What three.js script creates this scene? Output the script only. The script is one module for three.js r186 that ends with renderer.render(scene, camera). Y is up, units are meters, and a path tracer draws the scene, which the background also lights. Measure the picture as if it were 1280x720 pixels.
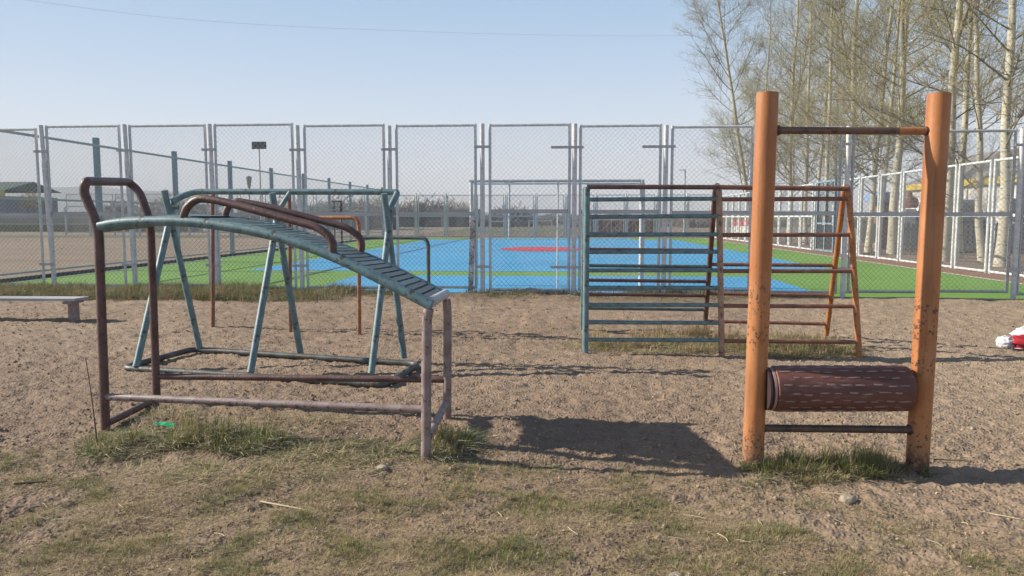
import * as THREE from 'three';
import { mergeGeometries } from 'three/addons/utils/BufferGeometryUtils.js';
import { ImprovedNoise } from 'three/addons/math/ImprovedNoise.js';

// ---------- camera, sky, sun, exposure ----------
const scene = new THREE.Scene();
const camera = new THREE.PerspectiveCamera(41.11, 1024 / 576, 0.1, 6000);
camera.rotation.order = 'YXZ';
camera.position.set(0, 1.5, 0);
camera.rotation.set(-0.09140, 0.05913, 0);
scene.add(camera);

const renderer = new THREE.WebGLRenderer({ antialias: true });
renderer.setSize(1024, 576);
renderer.toneMapping = THREE.LinearToneMapping;
renderer.toneMappingExposure = 1.55;
renderer.shadowMap.enabled = true;

const SUN_DIR = new THREE.Vector3(-1, 0.55, -0.085).normalize();
{ // clear hazy sky: pale at the horizon, blue overhead, paler towards the sun
  const W = 512, H = 256, d = new Float32Array(W * H * 4);
  const stops = [[-90, .18, .155, .13], [-3, .40, .39, .37], [0, .585, .59, .60], [3, .545, .57, .605], [7, .425, .495, .58], [11, .325, .425, .555], [17, .225, .345, .50], [30, .115, .195, .33], [60, .055, .095, .175], [90, .042, .075, .15]];
  const v = new THREE.Vector3();
  for (let y = 0; y < H; y++) for (let x = 0; x < W; x++) {
    const el = ((y + .5) / H - .5) * Math.PI, az = ((x + .5) / W - .5) * 2 * Math.PI;
    v.set(Math.cos(el) * Math.cos(az), Math.sin(el), Math.cos(el) * Math.sin(az));
    const e = el * 180 / Math.PI; let k = 0;
    while (k < stops.length - 2 && e > stops[k + 1][0]) k++;
    const a = stops[k], b = stops[k + 1], t = Math.min(1, Math.max(0, (e - a[0]) / (b[0] - a[0])));
    const c = v.dot(SUN_DIR), g = .06 * Math.exp((c - 1) * 3.2) * (e > 0 ? 1 : 0);
    const i = (y * W + x) * 4;
    for (let j = 0; j < 3; j++) d[i + j] = a[j + 1] + (b[j + 1] - a[j + 1]) * t + g * [1.1, 1, .85][j];
    d[i + 3] = 1;
  }
  const sky = new THREE.DataTexture(d, W, H, THREE.RGBAFormat, THREE.FloatType);
  sky.mapping = THREE.EquirectangularReflectionMapping; sky.magFilter = THREE.LinearFilter; sky.minFilter = THREE.LinearFilter; sky.needsUpdate = true;
  scene.background = sky; scene.environment = sky;
}
const sun = new THREE.DirectionalLight(new THREE.Color(1, .91, .77), 5);
sun.position.copy(SUN_DIR).multiplyScalar(80);
sun.castShadow = true; sun.shadow.mapSize.set(4096, 4096); sun.shadow.radius = 1;
Object.assign(sun.shadow.camera, { left: -70, right: 70, top: 40, bottom: -40, near: 1, far: 260 });
scene.add(sun); scene.add(sun.target);
scene.fog = new THREE.FogExp2(new THREE.Color(.80, .82, .86), 0.0007);

// ---------- helpers ----------
let SEED = 7;
const rnd = () => { SEED = (SEED * 1664525 + 1013904223) >>> 0; return SEED / 4294967296; };
const rr = (a, b) => a + (b - a) * rnd();
const perlin = new ImprovedNoise();
const N = (x, y, z = 0.37) => perlin.noise(x, y, z);
const clamp = (v, a = 0, b = 1) => Math.min(b, Math.max(a, v));
const sm = (a, b, v) => { const t = clamp((v - a) / (b - a)); return t * t * (3 - 2 * t); };
const lerp = (a, b, t) => a + (b - a) * t;
const V3 = (a) => new THREE.Vector3(a[0], a[1], a[2]);
const mix3 = (a, b, t) => [lerp(a[0], b[0], t), lerp(a[1], b[1], t), lerp(a[2], b[2], t)];
const names = new Map(), origin = new WeakMap();
function numbered(n) { const k = names.get(n) || 0; names.set(n, k + 1); return k ? n + '_' + String(k).padStart(3, '0') : n; }
function tag(o, label, category, group, kind) {
  if (label) o.userData.label = label; if (category) o.userData.category = category;
  if (group) o.userData.group = group; if (kind) o.userData.kind = kind; return o;
}
function thing(name, pos, label, category, group) {
  const o = new THREE.Group(); o.name = numbered(name); o.position.set(pos[0], pos[1], pos[2]); scene.add(o); origin.set(o, V3(pos));
  return tag(o, label, category, group);
}
// geometries are given in world metres and merged into one named mesh under its thing
function part(parent, name, geos, mat, opts = {}) {
  const list = (Array.isArray(geos) ? geos : [geos]).map((g) => (g.index ? g : g));
  const g = list.length > 1 ? mergeGeometries(list) : list[0];
  const top = parent && origin.get(parent);
  if (top) g.translate(-top.x, -top.y, -top.z);
  const m = new THREE.Mesh(g, mat); m.castShadow = m.receiveShadow = true;
  m.name = parent ? name : numbered(name);
  (parent || scene).add(m); if (top) origin.set(m, top);
  if (opts.stuff) m.userData.kind = 'stuff'; if (opts.label) m.userData.label = opts.label;
  return m;
}
// polyline with rounded corners
function fillet(pts, rad) {
  const p = pts.map((a) => V3(a)); if (p.length < 3 || !rad) return p;
  const out = [p[0]];
  for (let i = 1; i < p.length - 1; i++) {
    const a = p[i - 1].clone().sub(p[i]), b = p[i + 1].clone().sub(p[i]);
    const r = Math.min(rad, a.length() * .48, b.length() * .48);
    const s = p[i].clone().addScaledVector(a.normalize(), r), e = p[i].clone().addScaledVector(b.normalize(), r);
    for (let k = 0; k <= 7; k++) { const t = k / 7; out.push(s.clone().multiplyScalar((1 - t) * (1 - t)).addScaledVector(p[i], 2 * t * (1 - t)).addScaledVector(e, t * t)); }
  }
  out.push(p[p.length - 1]); return out;
}
// tube swept along a polyline; r may be a function of 0..1
function sweep(P, r, sides = 8, caps = true, uvScale = .5) {
  const rf = typeof r === 'function' ? r : () => r, n = P.length, pos = [], nor = [], uv = [], idx = [];
  const T = P.map((p, i) => P[Math.min(n - 1, i + 1)].clone().sub(P[Math.max(0, i - 1)]).normalize());
  let u = Math.abs(T[0].y) < .9 ? new THREE.Vector3(0, 1, 0) : new THREE.Vector3(0, 0, 1);
  u.sub(T[0].clone().multiplyScalar(u.dot(T[0]))).normalize();
  let len = 0; const tot = P.reduce((s, p, i) => s + (i ? p.distanceTo(P[i - 1]) : 0), 0) || 1;
  for (let i = 0; i < n; i++) {
    if (i) len += P[i].distanceTo(P[i - 1]);
    u.sub(T[i].clone().multiplyScalar(u.dot(T[i]))).normalize();
    const w = T[i].clone().cross(u), R = rf(len / tot);
    for (let k = 0; k <= sides; k++) {
      const a = k / sides * 2 * Math.PI, c = Math.cos(a), s = Math.sin(a), nx = u.x * c + w.x * s, ny = u.y * c + w.y * s, nz = u.z * c + w.z * s;
      pos.push(P[i].x + nx * R, P[i].y + ny * R, P[i].z + nz * R); nor.push(nx, ny, nz); uv.push(k / sides, len / uvScale);
    }
  }
  const m = sides + 1;
  for (let i = 0; i < n - 1; i++) for (let k = 0; k < sides; k++) { const a = i * m + k; idx.push(a, a + 1, a + m, a + 1, a + m + 1, a + m); }
  if (caps) for (const [i, f] of [[0, -1], [n - 1, 1]]) {
    const c = pos.length / 3; pos.push(P[i].x, P[i].y, P[i].z); nor.push(T[i].x * f, T[i].y * f, T[i].z * f); uv.push(.5, len / uvScale);
    for (let k = 0; k <= sides; k++) { const s = (i * m + k) * 3; pos.push(pos[s], pos[s + 1], pos[s + 2]); nor.push(T[i].x * f, T[i].y * f, T[i].z * f); uv.push(.5 + .1 * Math.cos(k), len / uvScale + .1 * Math.sin(k)); }
    for (let k = 0; k < sides; k++) f > 0 ? idx.push(c, c + 1 + k, c + 2 + k) : idx.push(c, c + 2 + k, c + 1 + k);
  }
  return build(pos, nor, uv, idx);
}
function build(pos, nor, uv, idx, col) {
  const g = new THREE.BufferGeometry();
  g.setAttribute('position', new THREE.Float32BufferAttribute(pos, 3));
  if (nor) g.setAttribute('normal', new THREE.Float32BufferAttribute(nor, 3));
  if (uv) g.setAttribute('uv', new THREE.Float32BufferAttribute(uv, 2));
  if (col) g.setAttribute('color', new THREE.Float32BufferAttribute(col, 3));
  g.setIndex(idx); if (!nor) g.computeVertexNormals(); return g;
}
const pipe = (pts, r, rad = 0, sides = 12) => sweep(fillet(pts, rad), r, sides);
function box(c, s, turn = 0) { const g = new THREE.BoxGeometry(s[0], s[1], s[2]); g.rotateY(turn); g.translate(c[0], c[1], c[2]); return g; }
// square bar between two points
function bar(a, b, w, h = w) {
  const A = V3(a), B = V3(b), d = B.clone().sub(A), g = new THREE.BoxGeometry(w, d.length(), h);
  g.applyQuaternion(new THREE.Quaternion().setFromUnitVectors(new THREE.Vector3(0, 1, 0), d.normalize()));
  g.translate((a[0] + b[0]) / 2, (a[1] + b[1]) / 2, (a[2] + b[2]) / 2); return g;
}
// ---------- textures ----------
const hash = (x, y, s) => { let h = Math.imul(x | 0, 374761393) ^ Math.imul(y | 0, 668265263) ^ Math.imul(s | 0, 2246822519); h = Math.imul(h ^ (h >>> 13), 1274126177); return ((h ^ (h >>> 16)) >>> 0) / 4294967296; };
function tn(u, v, fx, fy, s) { // tiling value noise
  const x = u * fx, y = v * fy, x0 = Math.floor(x), y0 = Math.floor(y), a = x - x0, b = y - y0, A = a * a * (3 - 2 * a), B = b * b * (3 - 2 * b);
  const h = (i, j) => hash(((i % fx) + fx) % fx, ((j % fy) + fy) % fy, s);
  return lerp(lerp(h(x0, y0), h(x0 + 1, y0), A), lerp(h(x0, y0 + 1), h(x0 + 1, y0 + 1), A), B);
}
const fbm = (u, v, fx, fy, s, o = 4) => { let t = 0, a = .5, k = 0; for (let i = 0; i < o; i++) { t += a * tn(u, v, fx, fy, s + i); k += a; a *= .55; fx *= 2; fy *= 2; } return t / k; };
const enc = (c) => { c = clamp(c); return 255 * (c <= .0031308 ? c * 12.92 : 1.055 * Math.pow(c, 1 / 2.4) - .055); };
function tex(w, h, fn, srgb = true, rep = [1, 1]) {
  const d = new Uint8Array(w * h * 4);
  for (let y = 0; y < h; y++) for (let x = 0; x < w; x++) {
    const c = fn((x + .5) / w, (y + .5) / h), i = (y * w + x) * 4;
    for (let k = 0; k < 3; k++) d[i + k] = srgb ? enc(c[k]) : clamp(Array.isArray(c) ? c[k] : c) * 255;
    d[i + 3] = 255;
  }
  const t = new THREE.DataTexture(d, w, h); t.wrapS = t.wrapT = THREE.RepeatWrapping; t.magFilter = THREE.LinearFilter; t.minFilter = THREE.LinearMipmapLinearFilter; t.generateMipmaps = true;
  if (srgb) t.colorSpace = THREE.SRGBColorSpace; t.repeat.set(...rep); t.needsUpdate = true; return t;
}
// worn paint over metal: base coat faded in patches, chips down to rust
function paint(base, fade, rust, chips, seed, rough = .5, rep = [1, 1]) {
  const map = tex(128, 512, (u, v) => {
    const f = fbm(u, v, 3, 6, seed), g = fbm(u, v, 16, 40, seed + 20, 3), c = fbm(u, v, 7, 18, seed + 40, 4);
    let o = mix3(base, fade, sm(.35, .7, f)); o = o.map((q) => q * (.86 + .28 * g));
    return mix3(o, rust, sm(.74 - chips * .3, .78 - chips * .3, c) * .85);
  }, true, rep);
  const bump = tex(128, 512, (u, v) => .6 * fbm(u, v, 10, 30, seed + 60, 3) - .5 * sm(.74 - chips * .3, .78 - chips * .3, fbm(u, v, 7, 18, seed + 40, 4)) + .4, false, rep);
  return new THREE.MeshStandardMaterial({ map, bumpMap: bump, bumpScale: .0015, roughness: rough, metalness: 0 });
}
const plain = (c, rough = .7, metal = 0) => new THREE.MeshStandardMaterial({ color: new THREE.Color().setRGB(...c), roughness: rough, metalness: metal });
const RUST = [.10, .045, .025];
const M = {
  teal: paint([.105, .188, .205], [.155, .25, .27], [.07, .055, .05], .25, 11),
  tealDark: paint([.07, .11, .12], [.105, .15, .16], [.06, .045, .04], .3, 12),
  brown: paint([.085, .042, .038], [.13, .07, .065], [.06, .035, .03], .3, 13),
  mauve: paint([.215, .155, .147], [.30, .235, .225], [.10, .06, .05], .35, 14),
  rust: paint([.20, .085, .055], [.27, .13, .09], [.09, .04, .03], .35, 15),
  salmon: paint([.33, .19, .125], [.40, .25, .18], [.13, .07, .045], .3, 16),
  orange: paint([.38, .145, .048], [.44, .19, .07], [.14, .06, .03], .3, 17),
  darkBar: paint([.055, .035, .03], [.10, .065, .05], [.16, .08, .04], .3, 18),
  chinBar: paint([.17, .085, .04], [.13, .085, .065], [.06, .035, .025], .35, 19, .35),
  galv: paint([.58, .59, .60], [.68, .69, .70], [.30, .28, .26], .08, 21, .45),
  galvDark: paint([.40, .41, .42], [.50, .51, .52], [.22, .20, .18], .08, 22, .5),
  flaky: paint([.62, .62, .62], [.30, .28, .27], [.14, .10, .085], .55, 23, .7),
  white: paint([.54, .55, .55], [.65, .66, .66], [.35, .30, .26], .15, 24, .5),
  bluePost: paint([.17, .25, .31], [.22, .31, .37], [.12, .13, .14], .15, 25),
  wire: plain([.44, .45, .46], .5, .0),
  dark: plain([.03, .03, .032], .6), black: plain([.016, .016, .018], .6),
};

// ---------- ground ----------
const GRASS = []; // patches: [x, z, rx, rz, strength]
GRASS.push([-2.204, 0, -4.927].concat([.62, .32, 1]), [-1.438, 0, -4.828].concat([.5, .3, .8]), [-2.848, 0, -4.745].concat([.35, .3, .7]), [-0.733, 0, -4.87].concat([.35, .35, .9]), [1.68, 0, -4.609].concat([.55, .16, 1]),
  [1.258, 0, -9.028].concat([1.0, .45, .7]), [2.786, 0, -8.897].concat([.75, .4, .9]), [1.895, 0, -13.697].concat([1.6, .8, .5]));
const fenceZ = (x) => -15.22 + .018 * x; // line of the front fence
const patch = (x, z) => { let t = 0; for (const [a, , b, c, d, s] of GRASS.map((q) => q)) { const q = ((x - a) / c) ** 2 + ((z - b) / d) ** 2; if (q < 2.2) t = Math.max(t, s * sm(1.5, .3, q + .5 * N(x * 4, z * 4, 3))); } return t; };
// dry lawn in the foreground, stronger on the left
const lawn = (x, z) => sm(-4.95, -3.95, z + .34 * N(x * 1.3, z * 1.6, 9) + .12 * N(x * 5, z * 5, 19) - (x > .4 ? .62 * (x - .4) : .02 * x)) * clamp(.62 + .9 * N(x * 1.7 + 5, z * 1.7, 2) + .7 * N(x * 4.3, z * 4.3, 33));
function ground(x, z) {
  const front = sm(fenceZ(x) + .05, fenceZ(x) + 1.0, z), out = sm(14, 22, Math.abs(x + 1));
  let h = -.03 * (1 - front);
  if (front > 0 || Math.abs(x) > 14) {
    const f = Math.max(front, .5 * out), n = N(x * .55, z * .55, 4);
    const soft = lawn(x, z);
    h += f * (.028 * n + .020 * N(x * 2.1, z * 2.1, 5) - .016 * sm(.15, .5, N(x * 3.1 + 9, z * 3.6, 25)) * (x < 1 ? 1 : .5));
    const l1 = N(x * 5.3, z * 6.5, 6), l2 = N(x * 11 + l1, z * 13, 7), l3 = N(x * 27, z * 27, 8);
    const l4 = N(x * 61, z * 61, 9); h += f * (1 - .35 * clamp(soft)) * (-.024 * Math.abs(l1) + .017 * l2 + .0125 * l3 + .006 * l4);
    h += .015 * patch(x, z);
  }
  // low bank of sand and weeds in front of the fence
  const d = z - fenceZ(x); if (d > 0 && d < 1.6) h += .07 * sm(0, .5, d) * sm(1.6, .7, d) * (x < 3.5 ? (.7 + .6 * N(x * 1.3, 2)) : .5);
  if (z > -20 && z < -8 && x > -.5 && x < 4) h += .10 * Math.exp(-(((x - 1.2) / 1.4) ** 2) - (((z + 11.2) / 1.1) ** 2));
  return h;
}
const FAR_FIELD = (x, z, c) => { // colours of the ground beyond the court
  const d = -z, n = N(x * .02, z * .05, 1) * 6, dd = d + n;
  const field = mix3([.30, .215, .145], [.34, .25, .175], clamp(.5 + N(x * .15, z * .3, 3)));
  const green = mix3([.10, .115, .045], [.15, .14, .06], clamp(.5 + N(x * .1, z * .2, 5)));
  let o = c;
  if (d > 14 && x < -12.9) { o = mix3(field, [.24, .17, .115], clamp(N(x * .06, z * .4, 8) * 1.6)); o = mix3(o, green, sm(52, 56, dd) * sm(70, 60, dd)); o = mix3(o, [.25, .20, .16], sm(66, 76, dd)); }
  else if (d > 57.2 && x < 11.4) { o = mix3(field, [.22, .12, .085], sm(58, 62, dd)); o = mix3(o, green, sm(68, 74, dd)); o = mix3(o, [.2, .17, .11], sm(110, 140, dd)); }
  else if (x > 10.4 && d > 13) { o = mix3([.24, .15, .10], [.30, .22, .15], clamp(.5 + N(x * .4, z * .4, 2))); o = mix3(o, [.20, .18, .15], sm(16, 24, x)); }
  return o;
};
{
  const ROWS = [], COLS = 640; let z = 9;
  while (z > -1.6) { ROWS.push(z); z -= .5; }
  z = -1.6; while (z > -3.0) { ROWS.push(z); z -= .06; }
  while (z > -16.6) { ROWS.push(z); z -= Math.max(.011, .0043 * -z); }
  while (z > -4000) { ROWS.push(z); z -= Math.max(.3, .03 * -z); }
  const pos = [], uv = [], col = [], idx = [];
  for (const zz of ROWS) {
    const half = 2.6 + .76 * Math.max(1.5, Math.min(90, -zz));
    for (let i = 0; i <= COLS; i++) {
      let u = i / COLS * 2 - 1, s = Math.sign(u), a = Math.abs(u);
      const x = s * (a < .93 ? a / .93 * half : half * (1 + (Math.pow(1 + (a - .93) / .07, 8.6) - 1) * 12 / 380 * Math.max(1, 800 / half) / 6)) - (zz < 0 ? .04 * zz : 0) * -1;
      const y = ground(x, zz); pos.push(x, y, zz); uv.push(x / 2.3, zz / 2.3);
      let c;
      const big = N(x * .35, zz * .35, 12), mid = N(x * 1.6, zz * 1.6, 14), fine = N(x * 9, zz * 9, 15);
      const rt = sm(0, 3.5, x + .25 * zz + 1.6); c = mix3(mix3([.285, .20, .136], [.35, .252, .174], clamp(.5 + big + .7 * mid)), [.38, .282, .192], rt * .85); // sand
      c = mix3(c, [.24, .165, .11], clamp(.30 * fine + .25 * mid)); // damper soil
      const nearDark = sm(-8, -4.6, zz) * (x < .5 ? 1 : .5); c = mix3(c, [.195, .132, .09], .55 * nearDark); c = mix3(c, [.19, .125, .085], .45 * clamp(.2 + N(x * 2.7, zz * 2.7, 44) * 1.5) * sm(1.5, -1.5, x));
      const L = clamp(lawn(x, zz)); c = mix3(c, mix3([.20, .14, .088], [.13, .11, .055], clamp(.4 + 1.2 * N(x * 3.2, zz * 3.2, 21))), .7 * L);
      c = mix3(c, [.10, .085, .045], .8 * clamp(patch(x, zz)));
      const dF = zz - fenceZ(x); if (dF > -1 && dF < 2) c = mix3(c, [.13, .11, .055], .7 * sm(1.7, .5, dF) * (x < -1.2 ? 1 : x < 5 ? .6 : 0));
      c = FAR_FIELD(x, zz, c);
      col.push(...c);
    }
  }
  const m = COLS + 1;
  for (let r = 0; r < ROWS.length - 1; r++) for (let i = 0; i < COLS; i++) { const a = r * m + i; idx.push(a, a + 1, a + m, a + 1, a + m + 1, a + m); }
  const grain = tex(1024, 1024, (u, v) => { const g = fbm(u, v, 24, 24, 5, 5), p = tn(u, v, 260, 260, 9), q = sm(.93, .97, tn(u, v, 120, 120, 31)); const k = .72 + .38 * g + .22 * (p - .5) + .35 * q; return [k * .92, k * .92, k * .92]; });
  const gb = tex(1024, 1024, (u, v) => .5 * fbm(u, v, 30, 30, 50, 5) + .3 * tn(u, v, 200, 200, 51) + .25 * sm(.8, .95, tn(u, v, 110, 110, 52)), false);
  const mat = new THREE.MeshStandardMaterial({ vertexColors: true, map: grain, bumpMap: gb, bumpScale: .022, roughness: .95 });
  const o = part(null, 'ground', build(pos, null, uv, idx, col), mat); o.userData.kind = 'structure';
}

// ---------- sports court ----------
const turfTex = tex(512, 512, (u, v) => { const k = .70 + .46 * fbm(u, v, 4, 4, 70, 6) + .16 * (tn(u, v, 180, 180, 71) - .5); return [k, k, k]; });
const turfBump = tex(512, 512, (u, v) => tn(u, v, 200, 200, 72), false);
const courtMats = new Map();
function courtMat(c) { // paint with fading, blown sand, scuffs and seams; one repeat is 9.3 m
  const key = c.join(); if (courtMats.has(key)) return courtMats.get(key);
  const map = tex(1024, 1024, (u, v) => {
    const f = fbm(u, v, 3, 3, 70, 5), g = tn(u, v, 420, 420, 71), sand = sm(.50, .80, fbm(u, v, 5, 4, 75, 5)), scuff = sm(.80, .86, fbm(u, v, 60, 9, 78, 3)), seam = Math.abs((u * 6) % 1 - .5) > .492 ? 1 : 0;
    let o = c.map((q) => q * (.80 + .34 * f + .16 * (g - .5))); o = mix3(o, [.30, .25, .19], .30 * sand + .16 * scuff); return o.map((q) => q * (1 - .22 * seam));
  });
  const m = new THREE.MeshStandardMaterial({ map, bumpMap: turfBump, bumpScale: .006, roughness: .9 }); courtMats.set(key, m); return m;
}
function sheet(name, pts, y, c, rough = .9) {
  const s = new THREE.Shape(pts.map(([x, z]) => new THREE.Vector2(x, -z))), g = new THREE.ShapeGeometry(s, 48); g.rotateX(-Math.PI / 2); g.translate(0, y, 0);
  const p = g.attributes.position, uv = g.attributes.uv; for (let i = 0; i < p.count; i++) uv.setXY(i, p.getX(i) / 9.3, p.getZ(i) / 9.3);
  const m = courtMat(c); m.roughness = rough;
  const o = part(null, name, g, m); o.userData.kind = 'structure'; return o;
}
const rect = (x0, x1, z0, z1) => [[x0, z0], [x1, z0], [x1, z1], [x0, z1]];
const CX0 = -12.75, CX1 = 10.55, CZ1 = -57;
const GREEN = [.14, .285, .04], BLUE = [.055, .315, .58];
sheet('court_turf', [[CX0, fenceZ(CX0) + .1], [3, fenceZ(3) + .12], [6.2, fenceZ(6.2) + .35], [CX1, fenceZ(CX1) + 1.3], [CX1, CZ1], [CX0, CZ1]], .006, GREEN);
sheet('blue_area', [[-5.1, fenceZ(-5) + .18], [5.15, fenceZ(5) + .16], [5.25, -19.7], [-5.2, -19.7]], .011, BLUE);
sheet('blue_area', rect(-8.75, 7.95, -21.3, -52), .011, BLUE);
sheet('blue_area', rect(-5.2, 5.2, -53.4, -56.9), .011, BLUE);
{ const p = []; for (let i = 0; i < 40; i++) p.push([-.75 + 2 * Math.cos(i / 40 * 2 * Math.PI), -36.6 + 2.6 * Math.sin(i / 40 * 2 * Math.PI)]); sheet('centre_spot', p, .020, [.50, .035, .05]); }
for (const r of [rect(-8.7, 7.9, -36.55, -36.67), rect(CX0 + .25, CX0 + .33, -15.5, -56.8), rect(CX1 - .16, CX1 - .06, -14, -56.8)]) sheet('court_line', r, .0155, [.6, .62, .6]);
part(null, 'court_kerb', [box([CX0 - .06, .03, -36.4], [.12, .12, 41.6])], plain([.05, .05, .052], .8)).userData.kind = 'structure';
part(null, 'dirt_strip', [box([10.98, .0, -36], [.84, .05, 43])], new THREE.MeshStandardMaterial({ color: new THREE.Color().setRGB(.24, .135, .085), map: turfTex, roughness: .95 })).userData.kind = 'structure';

// ---------- mesh fences ----------
// one direction-pair of diagonal wires clipped to a rectangle in the plane through a with axis e (unit, horizontal)
function chainlink(a, e, w, h, cell, r = .0033) {
  const pos = [], idx = [], nor = [];
  const nrm = [-e[2], 0, e[0]];
  const add = (s0, t0, s1, t1, off) => {
    const A = new THREE.Vector3(a[0] + e[0] * s0 + nrm[0] * off, a[1] + t0, a[2] + e[2] * s0 + nrm[2] * off), B = new THREE.Vector3(a[0] + e[0] * s1 + nrm[0] * off, a[1] + t1, a[2] + e[2] * s1 + nrm[2] * off);
    const d = B.clone().sub(A).normalize(), u = new THREE.Vector3(...nrm), v = d.clone().cross(u), o = pos.length / 3;
    for (const P of [A, B]) for (let k = 0; k < 3; k++) { const q = k / 3 * 2 * Math.PI + .5, c = Math.cos(q), s = Math.sin(q); const nx = u.x * c + v.x * s, ny = u.y * c + v.y * s, nz = u.z * c + v.z * s; pos.push(P.x + nx * r, P.y + ny * r, P.z + nz * r); nor.push(nx, ny, nz); }
    for (let k = 0; k < 3; k++) { const l = (k + 1) % 3; idx.push(o + k, o + l, o + 3 + k, o + l, o + 3 + l, o + 3 + k); }
  };
  const p = cell; // horizontal spacing of the diagonals (45 degrees)
  for (let c = -h + p / 2; c < w; c += p) { const s0 = Math.max(0, c), s1 = Math.min(w, c + h); if (s1 - s0 > .01) { add(s0, s0 - c, s1, s1 - c, .002); add(s0, h - (s0 - c), s1, h - (s1 - c), -.002); } }
  return build(pos, nor, new Float32Array(pos.length / 3 * 2), idx);
}
// framed panel between two bottom points; members sit in the plane
function panel(parent, A, B, y0, y1, fw, frameMat, mid, cell, o = {}) {
  const dx = B[0] - A[0], dz = B[2] - A[2], L = Math.hypot(dx, dz), e = [dx / L, 0, dz / L], ang = Math.atan2(-dz, dx), h = fw / 2;
  const at = (s, y) => [A[0] + e[0] * s, y, A[2] + e[2] * s], g = [];
  const d = o.depth || fw;
  for (const s of [h, L - h]) g.push(pipe([at(s, y0), at(s, y1)], h, 0, 8));
  const tw = o.topWidth || fw;
  g.push(pipe([at(h, y1 - tw / 2 + .002), at(L - h, y1 - tw / 2 + .002)], tw / 2 * .96, 0, 8), pipe([at(h, y0 + h), at(L - h, y0 + h)], h * .96, 0, 8));
  const f = part(parent, 'panel_frame', g, frameMat);
  if (mid) part(f, 'mid_rail', box(at(L / 2, mid), [L - 2 * fw, o.midWidth || fw, d * .9], ang), o.midMat || frameMat);
  const w = chainlink(at(fw, y0 + fw), e, L - 2 * fw, y1 - y0 - 2 * fw, cell, o.wire);
  part(f, 'wire_mesh', w, o.wireMat || M.wire, { stuff: true });
  return f;
}
{ // front fence, seen face on across the picture
  const F = thing('mesh_fence', [-1.48, 0.078, -14.934], 'grey panelled chain link fence facing the sand, nearest of the fences round the court', 'fence');
  // outline at the top of each panel: left x, right x, y of the top edge
  const PN = [
    [[-12.266, 3.296, -15.269], [-10.557, 3.326, -15.216]], [[-10.382, 3.364, -15.211], [-8.78, 3.355, -15.161]], [[-8.611, 3.361, -15.156], [-6.983, 3.344, -15.105]],
    [[-6.834, 3.358, -15.101], [-5.199, 3.348, -15.05]], [[-5.005, 3.33, -15.044], [-3.365, 3.305, -14.993]], [[-3.167, 3.295, -14.987], [-1.562, 3.301, -14.937]],
    [[-1.337, 3.306, -14.93], [0.249, 3.274, -14.881]], [[0.4, 3.272, -14.876], [1.961, 3.241, -14.828]], [[2.125, 3.231, -14.823], [3.653, 3.208, -14.775]],
    [[3.799, 3.192, -14.771], [5.254, 3.162, -14.725]], [[5.426, 3.146, -14.72], [6.81, 3.117, -14.677]], [[6.993, 3.101, -14.671], [8.309, 3.087, -14.631]],
    [[8.433, 3.072, -14.627], [9.7, 3.045, -14.587]],
  ];
  PN.forEach(([a, b], i) => {
    const y1 = (a[1] + b[1]) / 2, flaky = i === 5;
    panel(F, [a[0], 0, a[2]], [b[0], 0, b[2]], .07 + .02 * (i % 3), y1, .055, i > 8 ? M.galvDark : M.galv, 1.56 + [0, .02, -.02, 0, .01, .015, .06, .05, .03, .02, .0, .0, 0][i], .092, { depth: .045, midWidth: .075, midMat: M.galvDark });
  });
  const posts = [[-10.434, 3.357, -15.212], [-8.662, 3.354, -15.157], [-6.892, 3.343, -15.102], [-5.103, 3.301, -15.047], [-3.27, 3.273, -14.99], [-1.453, 3.292, -14.934], [0.317, 3.273, -14.879], [2.028, 3.225, -14.826], [3.726, 3.207, -14.773], [5.339, 3.176, -14.723], [6.894, 3.116, -14.674], [8.37, 3.101, -14.629]];
  posts.forEach((p, i) => {
    const zz = p[2] + .055;
    part(F, 'post', pipe([[p[0] + (i < 4 ? .03 * (4 - i) : 0), -.1, zz], [p[0], p[1], zz]], .045, 0, 12), M.galv);
    for (const y of [2.83 + .04 * N(i * 3.3, 1), .55]) part(F, 'bracket', box([p[0] + (i === 6 || i === 7 ? -.14 : 0), y, zz + .052], [i === 6 || i === 7 ? .62 : .3, .05, .012]), M.galvDark);
  });
  // old flaking upright lashed beside the middle post
  part(F, 'flaking_upright', pipe([[-1.694, -0.034, -14.941], [-1.64, 1.531, -14.939]].map((p) => [p[0], p[1], p[2] + .07]), .05, 0, 10), M.flaky, { label: 'flaking white upright beside the middle post' });
}
{ // left side: blue posts, long rails and loose wire
  const F = thing('mesh_fence', [CX0 - .2, 0, -36], 'tall chain link fence on blue posts along the left edge of the court', 'fence'), x = CX0 - .2;
  for (let i = 0; i < 10; i++) { const z = -16.7 - 4.42 * i; part(F, 'post', box([x, 1.85, z], [.13, 3.76, .13]), M.bluePost); }
  part(F, 'top_rail', box([x + .1, 3.5, -36.2], [.045, .06, 41.2]), M.galvDark); part(F, 'mid_rail', box([x + .1, 1.95, -36.2], [.04, .05, 41.2]), M.galvDark);
  part(F, 'bottom_rail', box([x + .1, .18, -36.2], [.04, .05, 41.2]), M.galvDark);
  part(F, 'wire_mesh', chainlink([x + .13, .2, -15.7], [0, 0, -1], 41, 3.3, .11, .0016), M.wire, { stuff: true });
}
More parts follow.
